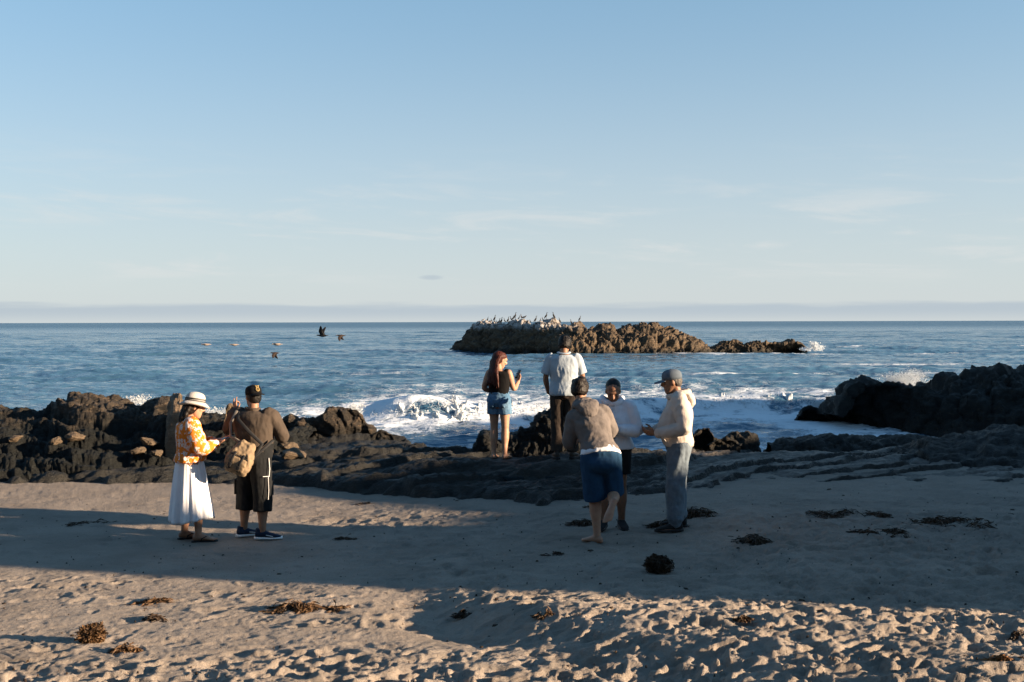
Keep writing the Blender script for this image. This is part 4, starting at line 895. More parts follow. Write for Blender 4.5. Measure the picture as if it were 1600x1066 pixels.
# ---------------------------------------------------------------- woman with sun hat (left)
def sun_hat_woman():
    root = person('woman in white sun hat, orange and white patterned blouse and long white skirt', -3.62, 11.2, ground_z(-3.62, 11.2, 'sand'), 62)
    J = stand(True, 1.62, C=A(0, -.02, 1.175), H=A(.0, .045, 1.505), HM=face_basis(6, 14), belly=.03, fat=1.10,
              elR=A(.26, .06, 1.04), wrR=A(.17, .27, 1.10), elL=A(-.25, .05, 1.05), wrL=A(-.08, .29, 1.10),
              handR=(A(-.35, 1, .25), A(-.2, 0, 1), A(.6, .8, 0), dict(curl=(.3, .35, .4, .5))), handL=(A(.5, 1, .15), A(0, 0, 1), A(-1, .2, 0), dict(curl=(.5, .5, .6, .6))),
              anR=A(.13, .06, .092), anL=A(-.11, -.05, .092), knR=A(.12, .06, .46), knL=A(-.10, .0, .46), footR=(A(.35, 1, 0),), footL=(A(.28, 1, 0),))
    link('body', body(J), SK1, root); eyes(J, root)
    g = Geo(); top_geo(g, J, 1.15, 4.75, .024, 1.86, (.088, .084, .052), flare=.05)
    g.tube([J['N'] + A(.07 * math.cos(a), .065 * math.sin(a) - .01, .01) for a in np.linspace(0, 2 * math.pi, 17)], [.018] * 17, 8)
    FL = floral(); garment('blouse', g, FL, root, wr=[(.011, (8, 8, 6), 3, 'r'), (.005, (18, 18, 12), 9, 'f')])
    # gathered skirt with deep folds
    n = 120; th = np.linspace(0, 2 * math.pi, n, endpoint=False); rings = []
    for z in np.concatenate([np.linspace(.955, .90, 4), np.linspace(.86, .23, 26)]):
        u = (.955 - z) / .725; a = .172 + .100 * u ** .75; b = .135 + .105 * u ** .75
        fo = (1 - .03) * (1 + (.012 + .060 * u) * np.sin(th * 9 + 1.3 * np.sin(th * 2 + 1) + .9 * u) + (.012 + .018 * u) * np.sin(th * 23 + 3 * np.sin(th * 3)) + .02 * u * np.sin(th * 4 + 2))
        hemz = z + (.018 * np.sin(th * 2 + .6) + .016 * np.cos(th - .4)) * u
        rings.append(np.stack([a * np.cos(th) * fo, b * np.sin(th) * fo - .01 + .02 * u, hemz], 1))
    rings.append(rings[-1] * A(.97, .97, 1) + A(0, 0, .004)); rings.append(rings[-2] * A(.90, .90, 1) + A(0, 0, .05))
    g = Geo(); g.rings(rings, n); link('skirt', g.mesh('skirt'), cloth('white skirt cotton', (.74, .74, .76), (.68, .68, .71), fold=.3, weave=300), root)
    # loose dark hair under the hat
    def ex(g, H, X, Y, M):
        r_ = random.Random(4)
        for k in range(26):
            a = r_.uniform(2.2, 5.5) if k < 20 else r_.choice((1.9, 5.7)); x0, y0 = .070 * math.cos(a - math.pi / 2 + math.pi), -abs(.07 * math.sin(a)) - .02
            ln = r_.uniform(.11, .20); x0 = r_.uniform(-.085, .085); y0 = -.03 - .075 * math.sqrt(max(0, 1 - (x0 / .09) ** 2)) * r_.uniform(.5, 1)
            g.tube([H(x0, y0, .02), H(x0 * 1.15, y0 - .012, -.05), H(x0 * 1.25 + r_.uniform(-.02, .02), y0 - .02, -.05 - ln * .5), H(x0 * 1.2 + r_.uniform(-.03, .03), y0 - .015 + r_.uniform(-.015, .02), -.06 - ln)], [.018, .019, .017, .008], 8)
    hair_cap(J, 'hair', HAIRB, root, .012, -.07, extra=ex)
    # hat
    M = J['HM'] @ rot('X', 4) @ rot('Y', -6); c = J['H'] + J['HM'] @ A(0, -.006, .045); X, Y, Z = M[:, 0], M[:, 1], M[:, 2]
    g = Geo(); n = 56; th = np.linspace(0, 2 * math.pi, n, endpoint=False)
    def ring(rx, ry, z, dz=0): return c + np.outer(np.cos(th) * rx, X) + np.outer(np.sin(th) * ry, Y) + np.outer(z + dz * np.cos(2 * th + .5), Z)
    g.rings([ring(.160, .172, -.040, .012), ring(.142, .152, -.022, .008), ring(.113, .124, -.004, .003), ring(.098, .112, .006), ring(.099, .112, .010), ring(.115, .126, .001, .003), ring(.144, .154, -.017, .008), ring(.162, .174, -.035, .012)][::-1], n)
    hm = plain('white straw', (.50, .47, .43), (.40, .375, .345), sc=120, rough=.8, bump=.6, bsc=160, dist=.006, stretch=(1, 1, 3))
    g.rings([ring(.099, .112, 0), ring(.098, .110, .03), ring(.095, .107, .055), ring(.087, .098, .080), ring(.070, .079, .100), ring(.042, .047, .113), ring(.010, .012, .118)], n)
    hat = link('sun_hat', g.mesh('sun_hat'), hm, root)
    for zz, k in ((.016, 1.01), (.030, 1.0), (.040, .995)):
        g = Geo(); g.rings([ring(.100 * k, .113 * k, zz - .0035), ring(.1025 * k, .1155 * k, zz - .003), ring(.1025 * k, .1155 * k, zz + .003), ring(.099 * k, .112 * k, zz + .0035)], n); link('hat_band', g.mesh('hat_band'), BLACK, hat)
    for sd in 'LR':
        a, d, u, r = foot_frame(J['an' + sd], J['foot' + sd][0]); F = lambda f, z, x=0: a + d * f + u * (z - .092) + r * x
        g = Geo(); g.loft([(F(f, .007), r * w, u * .0075) for f, w in [(-.075, .018), (-.066, .032), (-.02, .036), (.04, .036), (.10, .045), (.15, .048), (.19, .040), (.212, .018)]], 22, 3)
        o = link('flip_flop', g.mesh('flip_flop'), RUBBER, root); sg = -1 if sd == 'R' else 1
        for k in (-1, 1):
            g = Geo(); g.tube([F(.145, .018, .022 * -sg * 0 + .014 * sg), F(.125, .048, .018 * sg), F(.085, .062, .030 * k), F(.045, .045, .040 * k), F(.03, .012, .040 * k)], [.006, .006, .0065, .006, .006], 8); link('strap', g.mesh('strap'), RUBBER, o)
    # the phone she holds
    hw = J['wrR'] + nrm(A(-.35, 1, .25)) * .10
    g = Geo(); q = nrm(A(-.2, 1, .35)); sx = A(1, .2, 0); sx = nrm(sx - q * sx.dot(q)); nn = np.cross(sx, q)
    Rm = np.array(Matrix.Rotation(R(-62), 3, 'Z')); T_ = lambda v: Rm @ np.asarray(v)
    phone('blue phone in the hands of the woman in the sun hat', Rm @ (hw + A(-.01, .03, .03)) + A(-3.62, 11.2, ground_z(-3.62, 11.2, 'sand')), T_(sx), T_(q), T_(nn), plain('blue phone case', (.10, .22, .40), rough=.4, bump=0))
def phone(label, c, sx, q, nn, case):
    g = Geo(); P = empty('phone', tuple(c)); tag(P, label, 'phone')
    g.loft([(nn * z, sx * (.037 - e), q * (.076 - e)) for z, e in ((-.005, .003), (-.003, 0), (.003, 0), (.005, .003))], 40, 8); link('case', g.mesh('case'), case, P)
    g = Geo(); g.loft([(nn * .0052, sx * .033, q * .071), (nn * .0060, sx * .033, q * .071)], 40, 9); link('screen', g.mesh('screen'), plain('dark glass', (.01, .012, .015), rough=.1, bump=0, spec=.5), P)

# ---------------------------------------------------------------- man with black cap and bag
def cap_geo(J, c, M, root, mat, brim_yaw, label=None, emblem=None):
    X, Y, Z = M[:, 0], M[:, 1], M[:, 2]; n = 44; th = np.linspace(0, 2 * math.pi, n, endpoint=False)
    def ring(rx, ry, z, oy=0): return c + np.outer(np.cos(th) * rx, X) + np.outer(np.sin(th) * ry + oy, Y) + np.outer(z + 0 * th, Z)
    g = Geo(); g.rings([ring(.078, .098, -.012), ring(.086, .108, -.014), ring(.087, .109, .02), ring(.085, .106, .044), ring(.077, .094, .068), ring(.058, .070, .085), ring(.030, .036, .094), ring(.006, .008, .097)], n)
    seam = cap = link('cap', g.mesh('cap'), mat, root)
    g = Geo(); g.ball(c + Z * .097, (.008, .008, .005), M, 10); link('button', g.mesh('button'), mat, cap)
    b = rot('Z', 0); ang = R(brim_yaw); fw = Y * math.cos(ang) + X * math.sin(ang); sd = np.cross(fw, Z); r0 = .108 if abs(math.cos(ang)) > .7 else .09
    secs = []
    for k, t in enumerate(np.linspace(0, 1, 8)):
        w = .078 * math.sqrt(max(.02, 1 - (t * .97) ** 3)); f = r0 - .03 + .115 * t
        secs.append((c + fw * f + Z * (-.006 - .022 * t), sd * w, Z * .0035))
    n2 = 24; t2 = np.linspace(0, 2 * math.pi, n2, endpoint=False); rs_ = []
    for (cc, u, v) in secs:
        base = np.cos(t2)[:, None] * u[None] + np.sin(t2)[:, None] * v[None]; droop = -(np.cos(t2) ** 2) * .016
        rs_.append(cc + base + np.outer(droop, Z))
    g = Geo(); g.rings(rs_, n2); link('brim', g.mesh('brim'), mat, cap)
    return cap, fw, sd, Z
def black_cap_man():
    hx, hy, hd = -2.92, 11.25, 8; hz = ground_z(hx, hy, 'sand')
    root = person('man in backwards black cap, brown shirt and long black shorts raising his left hand', hx, hy, hz, hd)
    J = stand(False, 1.74, fat=1.13, belly=.06, limb=1.08, HM=face_basis(-48, 4), H=A(-.02, .03, 1.615), rp=nrm(A(.94, -.34, 0)), rc=nrm(A(1, .06, 0)),
              shL=A(-.215, .0, 1.40), elL=A(-.385, .17, 1.20), wrL=A(-.345, .30, 1.42), handL=(A(-.12, .0, 1), A(.55, .8, 0), A(.9, -.5, 0), dict(curl=(.12, 1.1, 1.1, .25), thumb=.9)),
              shR=A(.215, .0, 1.40), elR=A(.315, .10, 1.14), wrR=A(.16, .32, 1.12), handR=(A(-.6, .8, .05), A(-.5, -.4, .6), A(0, .3, 1), dict(curl=(.6, .6, .7, .7))),
              hpL=A(-.085, .04, .90), hpR=A(.085, -.03, .90), anL=A(-.15, .07, .092), anR=A(.115, -.04, .092), knL=A(-.13, .08, .49), knR=A(.105, .0, .49), footL=(A(.72, .70, 0),), footR=(A(.96, .22, 0),))
    link('body', body(J, toes=False), SK2, root); eyes(J, root)
    g = Geo(); top_geo(g, J, .95, 4.8, .022, 1.80, (.084, .070, .050))
    g.tube([J['N'] + A(.075 * math.cos(a), .07 * math.sin(a) - .01, .012) for a in np.linspace(0, 2 * math.pi, 17)], [.016] * 17, 8)
    garment('shirt', g, cloth('brown knit shirt', (.066, .050, .039), (.050, .039, .031)), root, wr=[(.010, (7, 7, 7), 3, 'r'), (.004, (18, 18, 12), 9, 'f')])
    g = Geo(); legs_geo(g, J, 1.42, (.122, .108, .104), .03)
    BK = cloth('black cargo cotton', (.008, .009, .010), (.014, .015, .016)); sh = garment('shorts', g, BK, root)
    for sd, k in (('L', -1), ('R', 1)):
        c = J['kn' + sd] * .75 + J['hp' + sd] * .25 + A(.105 * k, -.01, .0); g = Geo(); g.loft([(c + A(0, 0, z), A(.016, 0, 0), A(0, .062, 0)) for z in (-.09, -.085, .07, .075)], 20, 5); link('pocket', g.mesh('pocket'), BK, sh)
    g = Geo(); p = J['hpR'] + A(.128, -.06, .03); g.tube([p, p + A(.012, -.005, -.12), p + A(.006, -.01, -.20)], [.004] * 3, 6); g.tube([p + A(-.05, -.045, -.20), p + A(.008, -.01, -.20)], [.004] * 2, 6); link('piping', g.mesh('piping'), WHITE, sh)
    g = Geo(); q = p + A(.0, -.02, -.30); g.tube([q + A(0, 0, .1), q + A(.006, 0, -.05), q + A(0, 0, -.16)], [.003] * 3, 6); link('drawcord', g.mesh('drawcord'), WHITE, sh)
    NAVY = cloth('navy knit shoe', (.018, .030, .060), (.012, .018, .035), rough=.8)
    for sd in 'LR':
        o, F, d, u, r = shoe(J, sd, root, NAVY, WHITE)
        g = Geo(); g.tube([F(.05, .05, .046), F(.09, .043, .049), F(.12, .036, .052)], [.004] * 3, 6); link('logo_stripe', g.mesh('logo_stripe'), WHITE, o)
        for k in range(4):
            g = Geo(); f = .035 + .022 * k; z = .098 - .012 * k; g.tube([F(f, z - .012, -.030), F(f + .004, z, 0), F(f, z - .012, .030)], [.003] * 3, 6); link('lace', g.mesh('lace'), BLACK, o)
    hair_cap(J, 'hair', HAIRK, root, .004, -.05)
    # cap worn backwards; gold emblem on its front panel, which faces back
    M = J['HM'] @ rot('X', -6); c = J['H'] + J['HM'] @ A(0, -.012, .030)
    cp, fw, sd_, Z = cap_geo(J, c, M, root, cloth('black cap twill', (.005, .005, .0055), (.009, .009, .010), fold=.2), 180)
    GOLD = plain('gold thread', (.42, .30, .12), (.30, .21, .08), rough=.6, bump=.3, bsc=300)
    e0 = c + fw * .108 + Z * .042; tl = nrm(Z - fw * .28); nn = nrm(np.cross(sd_, tl)); nn = nn if nn.dot(fw) > 0 else -nn
    g = Geo(); ring = lambda cx, cz, rx, rz: [e0 + nn * .004 + sd_ * (cx + rx * math.cos(a)) + tl * (cz + rz * math.sin(a)) for a in np.linspace(0, 2 * math.pi, 21)]
    g.tube(ring(0, -.012, .019, .020), [.0042] * 21, 6); g.tube(ring(0, .018, .014, .011), [.004] * 21, 6)
    for k in (-1, 1): g.tube([e0 + nn * .004 + sd_ * .010 * k + tl * .026, e0 + nn * .003 + sd_ * .020 * k + tl * .034], [.004] * 2, 6)
    g.ball(e0 + nn * .004 - tl * .012, (.008, .008, .006), n=8); link('emblem', g.mesh('emblem'), GOLD, cp)
    # sling bag
    B = empty('sling_bag', (hx, hy, hz), R(-hd)); tag(B, 'tan canvas sling bag hanging on the back of the man in the black cap', 'bag')
    TAN = cloth('tan canvas', (.25, .18, .11), (.17, .125, .08), weave=240, rough=.85); DK = plain('black webbing', (.016, .016, .017), rough=.7, bump=.5, bsc=250)
    c = A(-.045, -.255, .955); tilt = np.array(Matrix.Rotation(R(24), 3, 'Y')); X, Z = tilt[:, 0], tilt[:, 2]; Y = A(0, 1, 0)
    g = Geo(); g.loft([(c + Z * z + Y * o, X * w, Y * d) for z, w, d, o in [(-.185, .075, .040, .02), (-.180, .105, .062, .01), (-.12, .128, .080, 0), (-.03, .138, .084, 0), (.06, .128, .074, .01), (.13, .100, .05, .03), (.18, .060, .026, .05)]], 36, 4.5)
    me = fuse(g, .009, 2); wrinkle(me, [(.020, (10, 10, 9), 3, 'r'), (.006, (22, 22, 22), 1, 'f')]); link('bag_body', me, TAN, B)
    g = Geo(); g.loft([(c + Z * z - Y * o + X * .01, X * w, Y * d) for z, w, d, o in [(-.125, .08, .012, .078), (-.12, .100, .020, .082), (-.04, .108, .026, .088), (.01, .100, .022, .082), (.02, .08, .010, .078)]], 26, 4)
    me = fuse(g, .007, 2); wrinkle(me, [(.006, (14, 14, 14), 7, 'r')]); fp = link('front_pocket', me, TAN, B)
    g = Geo(); g.tube([c + Z * .024 - X * .10 - Y * .074, c + Z * .036 - Y * .092, c + Z * .024 + X * .11 - Y * .074], [.007] * 3, 8); link('zipper', g.mesh('zipper'), DK, B)
    for k in (-.05, .055):
        g = Geo(); g.tube([c + X * k + Z * .06 - Y * .080, c + X * k - Z * .02 - Y * .118, c + X * k - Z * .13 - Y * .095], [(.006, .014)] * 3, 10, ref=(0, 1, 0)); st = link('compression_strap', g.mesh('compression_strap'), DK, B)
        g = Geo(); g.loft([(c + X * k - Z * (.085 + z) - Y * .116, X * .020, Y * .009) for z in (-.02, -.018, .018, .02)], 16, 5); link('buckle', g.mesh('buckle'), RUBBER, st)
    st = [c + Z * .13 + Y * .04, A(-.20, -.165, 1.18), A(-.21, -.155, 1.32), A(-.165, -.09, 1.455), A(-.10, .05, 1.47)]
    g = Geo(); g.tube(st, [(.006, .020)] * 5, 10, ref=(0, 1, 0)); link('shoulder_strap', g.mesh('shoulder_strap'), plain('grey webbing', (.16, .14, .12), rough=.8, bsc=200), B)
    g = Geo(); g.tube([c + X * .12 + Z * .02 + Y * .03, A(.17, -.185, 1.10), A(.02, -.195, 1.24), A(-.12, -.165, 1.37), A(-.15, -.07, 1.46)][::-1], [(.006, .022)] * 5, 10, ref=(0, 1, 0)); link('cross_strap', g.mesh('cross_strap'), DK, B)
    g = Geo(); g.tube([c + X * .10 + Z * .0 + Y * .02, A(.19, -.18, 1.05), A(.26, -.08, 1.13)], [(.006, .018)] * 3, 10, ref=(0, 1, 0)); link('waist_strap', g.mesh('waist_strap'), DK, B)

# ---------------------------------------------------------------- woman with phone on the shelf
def phone_woman():
    hx, hy = -.20, 15.3; hz = ground_z(hx, hy, 'shelf') - .004
    root = person('barefoot woman with long auburn hair, black top and denim shorts looking at a phone', hx, hy, hz, 16)
    J = stand(True, 1.63, H=A(.012, .05, 1.515), HM=face_basis(48, 24), elR=A(.215, .06, 1.05), wrR=A(.235, .25, 1.165), handR=(A(.05, .55, .85), A(-.5, -.85, .2), A(-1, .2, .1), dict(curl=(.5, .5, .55, .6))),
              elL=A(-.25, -.02, 1.07), wrL=A(-.12, .17, 1.00), handL=(A(.7, .8, .0), A(.3, -.7, 0), A(0, 0, 1)),
              anL=A(-.082, -.02, .078), anR=A(.095, -.03, .078), knL=A(-.085, .02, .46), knR=A(.09, .02, .46), footL=(A(-.1, 1, 0),), footR=(A(.25, 1, 0),), limb=.98)
    link('body', body(J), SK1, root); eyes(J, root)
    g = Geo(); top_geo(g, J, 1.75, 4.6, .011, 0); garment('top', g, cloth('black ribbed top', (.0035, .0035, .004), (.006, .0055, .006)), root, .009, [(.004, (10, 10, 7), 3, 'r')])
    g = Geo(); legs_geo(g, J, .40, (.104, .112), .014, 2.0)
    s = garment('shorts', g, denim('light blue denim', (.055, .12, .20), (.10, .18, .27)), root, .009, [(.004, (12, 12, 9), 3, 'r'), (.004, (24, 24, 40), 7, 'f')])
    for k in (-1, 1):
        g = Geo(); c = A(.085 * k, -.132, .84); g.loft([(c + A(0, y, 0), A(.048, 0, 0), A(0, 0, .055)) for y in (-.012, -.009, .012)], 20, 5); link('back_pocket', g.mesh('back_pocket'), denim('denim pocket', (.048, .105, .18), (.085, .155, .24)) if k < 0 else bpy.data.materials['denim pocket'], s)
    def ex(g, H, X, Y, M):
        r_ = random.Random(2); N = J['N']
        for k in range(34):
            x0 = r_.uniform(-.085, .085); y0 = -.03 - .08 * math.sqrt(max(0, 1 - (x0 / .09) ** 2)); p0 = H(x0, y0, .03); e = A(-.055 + x0 * 1.0 + r_.uniform(-.02, .02), -.150 + r_.uniform(-.015, .015), 1.13 + r_.uniform(-.04, .06))
            m1 = H(x0 * 1.15, y0 - .015, -.08); m2 = (m1 * .45 + e * .55) + A(0, -.025, .0)
            g.tube([p0, m1, m2, e], [.020, .021, .019, .007], 8)
    hair_cap(J, 'hair', HAIRR, root, .014, -.07, extra=ex, back=.018, spec=[(.005, (60, 60, 8), 2, 'r'), (.003, (90, 90, 20), 5, 'f')])
    Rm = np.array(Matrix.Rotation(R(-16), 3, 'Z')); d = nrm(A(.05, .55, .85)); q = nrm(A(.35, .35, .85)); nn = nrm(A(-.55, -.8, .45)); nn = nrm(nn - q * nn.dot(q)); sx = np.cross(q, nn)
    c = J['wrR'] + d * .115 + A(-.02, -.03, .02); phone('dark phone held up by the woman with auburn hair', Rm @ c + A(hx, hy, hz), Rm @ sx, Rm @ q, Rm @ nn, plain('black phone case', (.012, .012, .014), rough=.4, bump=0))

# ---------------------------------------------------------------- man in pale shirt on the shelf
def pale_shirt_man():
    hx, hy = .76, 14.6; hz = ground_z(hx, hy, 'shelf') - .006
    root = person('tall man in pale blue short-sleeved shirt and dark trousers seen from behind', hx, hy, hz, 6)
    J = stand(False, 1.83, HM=face_basis(8, 34), H=A(.01, .085, 1.685), N=A(0, .0, 1.55), fat=1.05, elL=A(-.275, .0, 1.20), wrL=A(-.24, .14, .97), elR=A(.275, .03, 1.21), wrR=A(.21, .22, 1.04),
              handL=(A(.4, .8, -.3), A(.6, -.3, .2), A(.2, .3, 1)), handR=(A(-.4, .8, -.2), A(-.6, -.3, .2), A(-.2, .3, 1)), footL=(A(-.25, 1, 0),), footR=(A(.3, 1, 0),), anL=A(-.11, -.02, .092), anR=A(.13, .03, .092))
    link('body', body(J, toes=False), SK2, root); eyes(J, root)
    SHT = cloth('pale blue linen', (.36, .41, .455), (.32, .37, .415), weave=260, fold=.6); g = Geo(); top_geo(g, J, .55, 4.78, .026, .82, (.080, .084), flare=.08); s = garment('shirt', g, SHT, root, wr=[(.008, (6.5, 6.5, 5), 13, 'r'), (.003, (15, 15, 10), 9, 'f')])
    g = Geo(); N = J['N']; g.tube([N + A(.082 * math.cos(a), .078 * math.sin(a) - .012, .018 + .012 * math.sin(a)) for a in np.linspace(-math.pi * 1.25, math.pi * .25, 17)], [(.010, .024)] * 17, 10, ref=(0, 0, 1)); link('collar', g.mesh('collar'), SHT, s)
    g = Geo(); legs_geo(g, J, 1.93, (.112, .090, .085), .016); garment('trousers', g, cloth('dark brown twill', (.038, .028, .022), (.026, .020, .017)), root, wr=[(.010, (8, 8, 6), 3, 'r'), (.005, (18, 18, 12), 9, 'f')])
    SHB = plain('dark leather', (.03, .022, .017), rough=.5)
    for sd in 'LR': shoe(J, sd, root, SHB, RUBBER)
    hair_cap(J, 'hair', HAIRK, root, .020, -.065, spec=[(.008, (30, 30, 22), 2, 'r'), (.004, (70, 70, 50), 5, 'f')])

# ---------------------------------------------------------------- barefoot woman in grey hoodie, one foot lifted
def grey_hoodie_woman():
    hx, hy = .855, 10.28; hz = ground_z(hx, hy, 'sand') - .002
    root = person('barefoot woman in grey-brown hoodie and blue shorts leaning forward with one foot lifted', hx, hy, hz, -4)
    up = nrm(A(-.07, .17, .30)); rc = nrm(A(1, .05, .15))
    J = stand(True, 1.74, P=A(.06, 0, .905), C=A(-.01, .14, 1.19), N=A(-.075, .265, 1.375), H=A(-.105, .365, 1.555), HM=face_basis(22, 30, 0), rp=nrm(A(1, 0, .02)), rc=rc, fat=.97, belly=.02, limb=1.0,
              shL=A(-.195, .20, 1.265), shR=A(.125, .23, 1.325), elL=A(-.245, .22, 1.00), elR=A(.225, .27, 1.10), wrL=A(-.19, .44, .98), wrR=A(.14, .44, 1.06),
              handL=(A(.5, .8, .1), A(.5, -.5, .3), A(0, 0, 1)), handR=(A(-.6, .7, .1), A(-.5, -.5, .3), A(0, 0, 1)),
              hpL=A(-.035, .0, .855), hpR=A(.155, .0, .865), knL=A(.0, .05, .47), anL=A(.02, .0, .078), footL=(A(-.75, .65, 0),), knR=A(.205, .07, .49), anR=A(.125, -.33, .455), footR=(A(-.36, -.22, -.90), A(.15, .97, -.25)))
    link('body', body(J), SK1, root); eyes(J, root)
    g = Geo(); top_geo(g, J, 1.15, 4.75, .032, 1.92, (.086, .074, .052))
    GH = cloth('grey-brown fleece', (.145, .125, .115), (.115, .100, .092), fold=.7); h = garment('hoodie', g, GH, root, wr=[(.013, (6, 6, 9), 23, 'r'), (.004, (16, 16, 16), 9, 'f')]); hood_part(J, GH, h, .092, .075); ribbing(J, GH, h, 1.15, .030, 1.90, .048)
    g = Geo(); g.loft(torso_secs(J, .88, 1.5, .034, 6), 34); garment('undershirt', g, cloth('white jersey', (.66, .68, .72)), root, wr=[(.006, (10, 10, 8), 3, 'r')])
    g = Geo(); J['knL'] = J['knL'] - A(0, 0, .03); legs_geo(g, J, 1.0, (.116, .108), .024, 1.5)
    g.ball(J['P'] + A(0, -.03, -.07), (.170, .155, .12)); garment('shorts', g, cloth('blue cotton', (.016, .052, .105), (.012, .040, .085), fold=.7), root, wr=[(.012, (7, 7, 4), 3, 'r'), (.005, (16, 16, 9), 9, 'f')])
    def ex(g, H, X, Y, M):
        g.ball(H(.0, -.095, .035), (.055, .045, .05), M); g.ball(H(.02, -.06, .09), (.05, .05, .04), M)
        r_ = random.Random(9)
        for k in range(16): a = r_.uniform(0, 6.28); g.ball(H(.07 * math.cos(a), -.03 + .06 * math.sin(a), .03 + r_.uniform(-.03, .06)), r_.uniform(.02, .032), n=8)
    hair_cap(J, 'hair', HAIRB, root, .016, -.055, extra=ex)

# ---------------------------------------------------------------- white hoodie, facing the camera
def white_hoodie_woman():
    hx, hy = 1.10, 10.95; hz = ground_z(hx, hy, 'sand') - .002
    root = person('young person in white hoodie and black shorts with bowed head, facing the camera', hx, hy, hz, 186)
    J = stand(True, 1.66, HM=face_basis(0, 32, 0), H=A(-.01, .075, 1.525), N=A(0, .0, 1.40), fat=1.12, elL=A(-.285, .06, 1.08), wrL=A(-.06, .23, 1.12), elR=A(.285, .06, 1.08), wrR=A(.08, .24, 1.10),
              shL=A(-.185, 0, 1.33), shR=A(.185, 0, 1.33), handL=(A(.9, .35, .1), A(-.2, -1, .2), A(0, 0, 1)), handR=(A(-.9, .35, .15), A(.2, -1, .2), A(0, 0, 1)), anL=A(-.10, -.02, .092), anR=A(.10, .02, .092))
    link('body', body(J, toes=False), SK3, root); eyes(J, root)
    WH = cloth('white fleece', (.68, .70, .74), (.60, .63, .68), fold=.7)
    g = Geo(); top_geo(g, J, .9, 4.75, .036, 1.86, (.086, .074, .054))
    h = garment('hoodie', g, WH, root, wr=[(.013, (7, 7, 6), 3, 'r'), (.005, (16, 16, 12), 9, 'f')]); hood_part(J, WH, h, .105, .05); ribbing(J, WH, h, .9, .034, 1.84, .050)
    for k in (-1, 1):
        g = Geo(); N = J['N']; g.tube([N + A(.035 * k, .125, -.03), N + A(.04 * k, .165, -.12), N + A(.045 * k, .175, -.20)], [.004] * 3, 6); link('drawcord', g.mesh('drawcord'), WHITE, h)
    g = Geo(); legs_geo(g, J, .62, (.118, .112), .018, 1.6); garment('shorts', g, cloth('black jersey', (.013, .013, .015)), root)
    for sd in 'LR': shoe(J, sd, root, cloth('charcoal knit shoe', (.02, .02, .022)) if sd == 'L' else bpy.data.materials['charcoal knit shoe'], RUBBER)
    def ex(g, H, X, Y, M): g.ball(H(0, -.10, .0), (.045, .04, .05), M)
    hair_cap(J, 'hair', HAIRK, root, .006, -.045, extra=ex, spec=[(.002, (50, 50, 50), 2, 'r')], back=.026)

# ---------------------------------------------------------------- man in cream hoodie and cap
def cream_hoodie_man():
    hx, hy = 1.77, 10.7; hz = ground_z(hx, hy, 'sand') - .002
    root = person('man in blue-grey cap, cream hoodie and grey sweatpants standing in profile', hx, hy, hz, -84)
    J = stand(False, 1.74, HM=face_basis(-4, 12), H=A(0, .055, 1.60), N=A(0, -.01, 1.445), C=A(0, -.02, 1.25), P=A(0, -.015, .94), fat=1.0, belly=.075, limb=1.0,
              elL=A(-.29, -.08, 1.12), wrL=A(-.13, .23, 1.05), elR=A(.27, -.05, 1.13), wrR=A(.07, .25, 1.06), handL=(A(.15, .95, .1), A(.7, -.1, .5), A(.3, .1, 1), dict(curl=(.5, .6, .6, .7))), handR=(A(-.25, .95, .05), A(-.7, -.1, .4), A(-.3, .1, 1), dict(curl=(.5, .6, .6, .7))),
              hpL=A(-.10, -.02, .90), hpR=A(.10, -.02, .90), anL=A(-.12, .03, .092), anR=A(.11, -.03, .092), knL=A(-.115, .03, .48), knR=A(.11, .0, .48))
    link('body', body(J, toes=False), SK2, root); eyes(J, root)
    CR = cloth('cream fleece', (.47, .41, .36), (.42, .365, .32), fold=.7)
    g = Geo(); top_geo(g, J, .80, 4.78, .030, 1.88, (.088, .076, .056)); h = garment('hoodie', g, CR, root, wr=[(.013, (7, 7, 8), 33, 'r'), (.004, (16, 16, 12), 9, 'f')]); hood_part(J, CR, h, .108, .06); ribbing(J, CR, h, .80, .028, 1.86, .052)
    g = Geo(); g.tube([A(-.20, .13, .98), A(-.19, .20, 1.06)], [(.006, .02)] * 2, 8); link('pocket_edge', g.mesh('pocket_edge'), CR, h)
    g = Geo(); legs_geo(g, J, 1.88, (.118, .100, .086), .020, 1.8)
    GR = cloth('grey sweatpants jersey', (.135, .165, .195), (.110, .138, .165), fold=.9); p = garment('sweatpants', g, GR, root, wr=[(.014, (7, 7, 6), 3, 'r'), (.007, (15, 15, 14), 9, 'f')])
    for sd in 'LR':
        g = Geo(); k, a = J['kn' + sd], J['an' + sd]; q = k + (a - k) * .90; g.tube([q + A(0, 0, .03), q, q - A(0, 0, .03)], [.088, .080, .062], 18); garment('cuff', g, GR, p, .009, [(.010, (12, 12, 20), 3, 'r')])
        shoe(J, sd, root, plain('dark suede', (.018, .017, .017), rough=.9) if sd == 'L' else bpy.data.materials['dark suede'], RUBBER)
    hair_cap(J, 'hair', hairm('grey hair', (.05, .045, .04), (.10, .09, .085)) , root, .002, -.04)
    M = J['HM'] @ rot('X', 5); c = J['H'] + J['HM'] @ A(0, -.010, .034); cap_geo(J, c, M, root, cloth('blue-grey cap twill', (.10, .125, .155), (.08, .10, .125), fold=.2), 0)
for f_ in (sun_hat_woman, black_cap_man, phone_woman, pale_shirt_man, grey_hoodie_woman, white_hoodie_woman, cream_hoodie_man): f_()
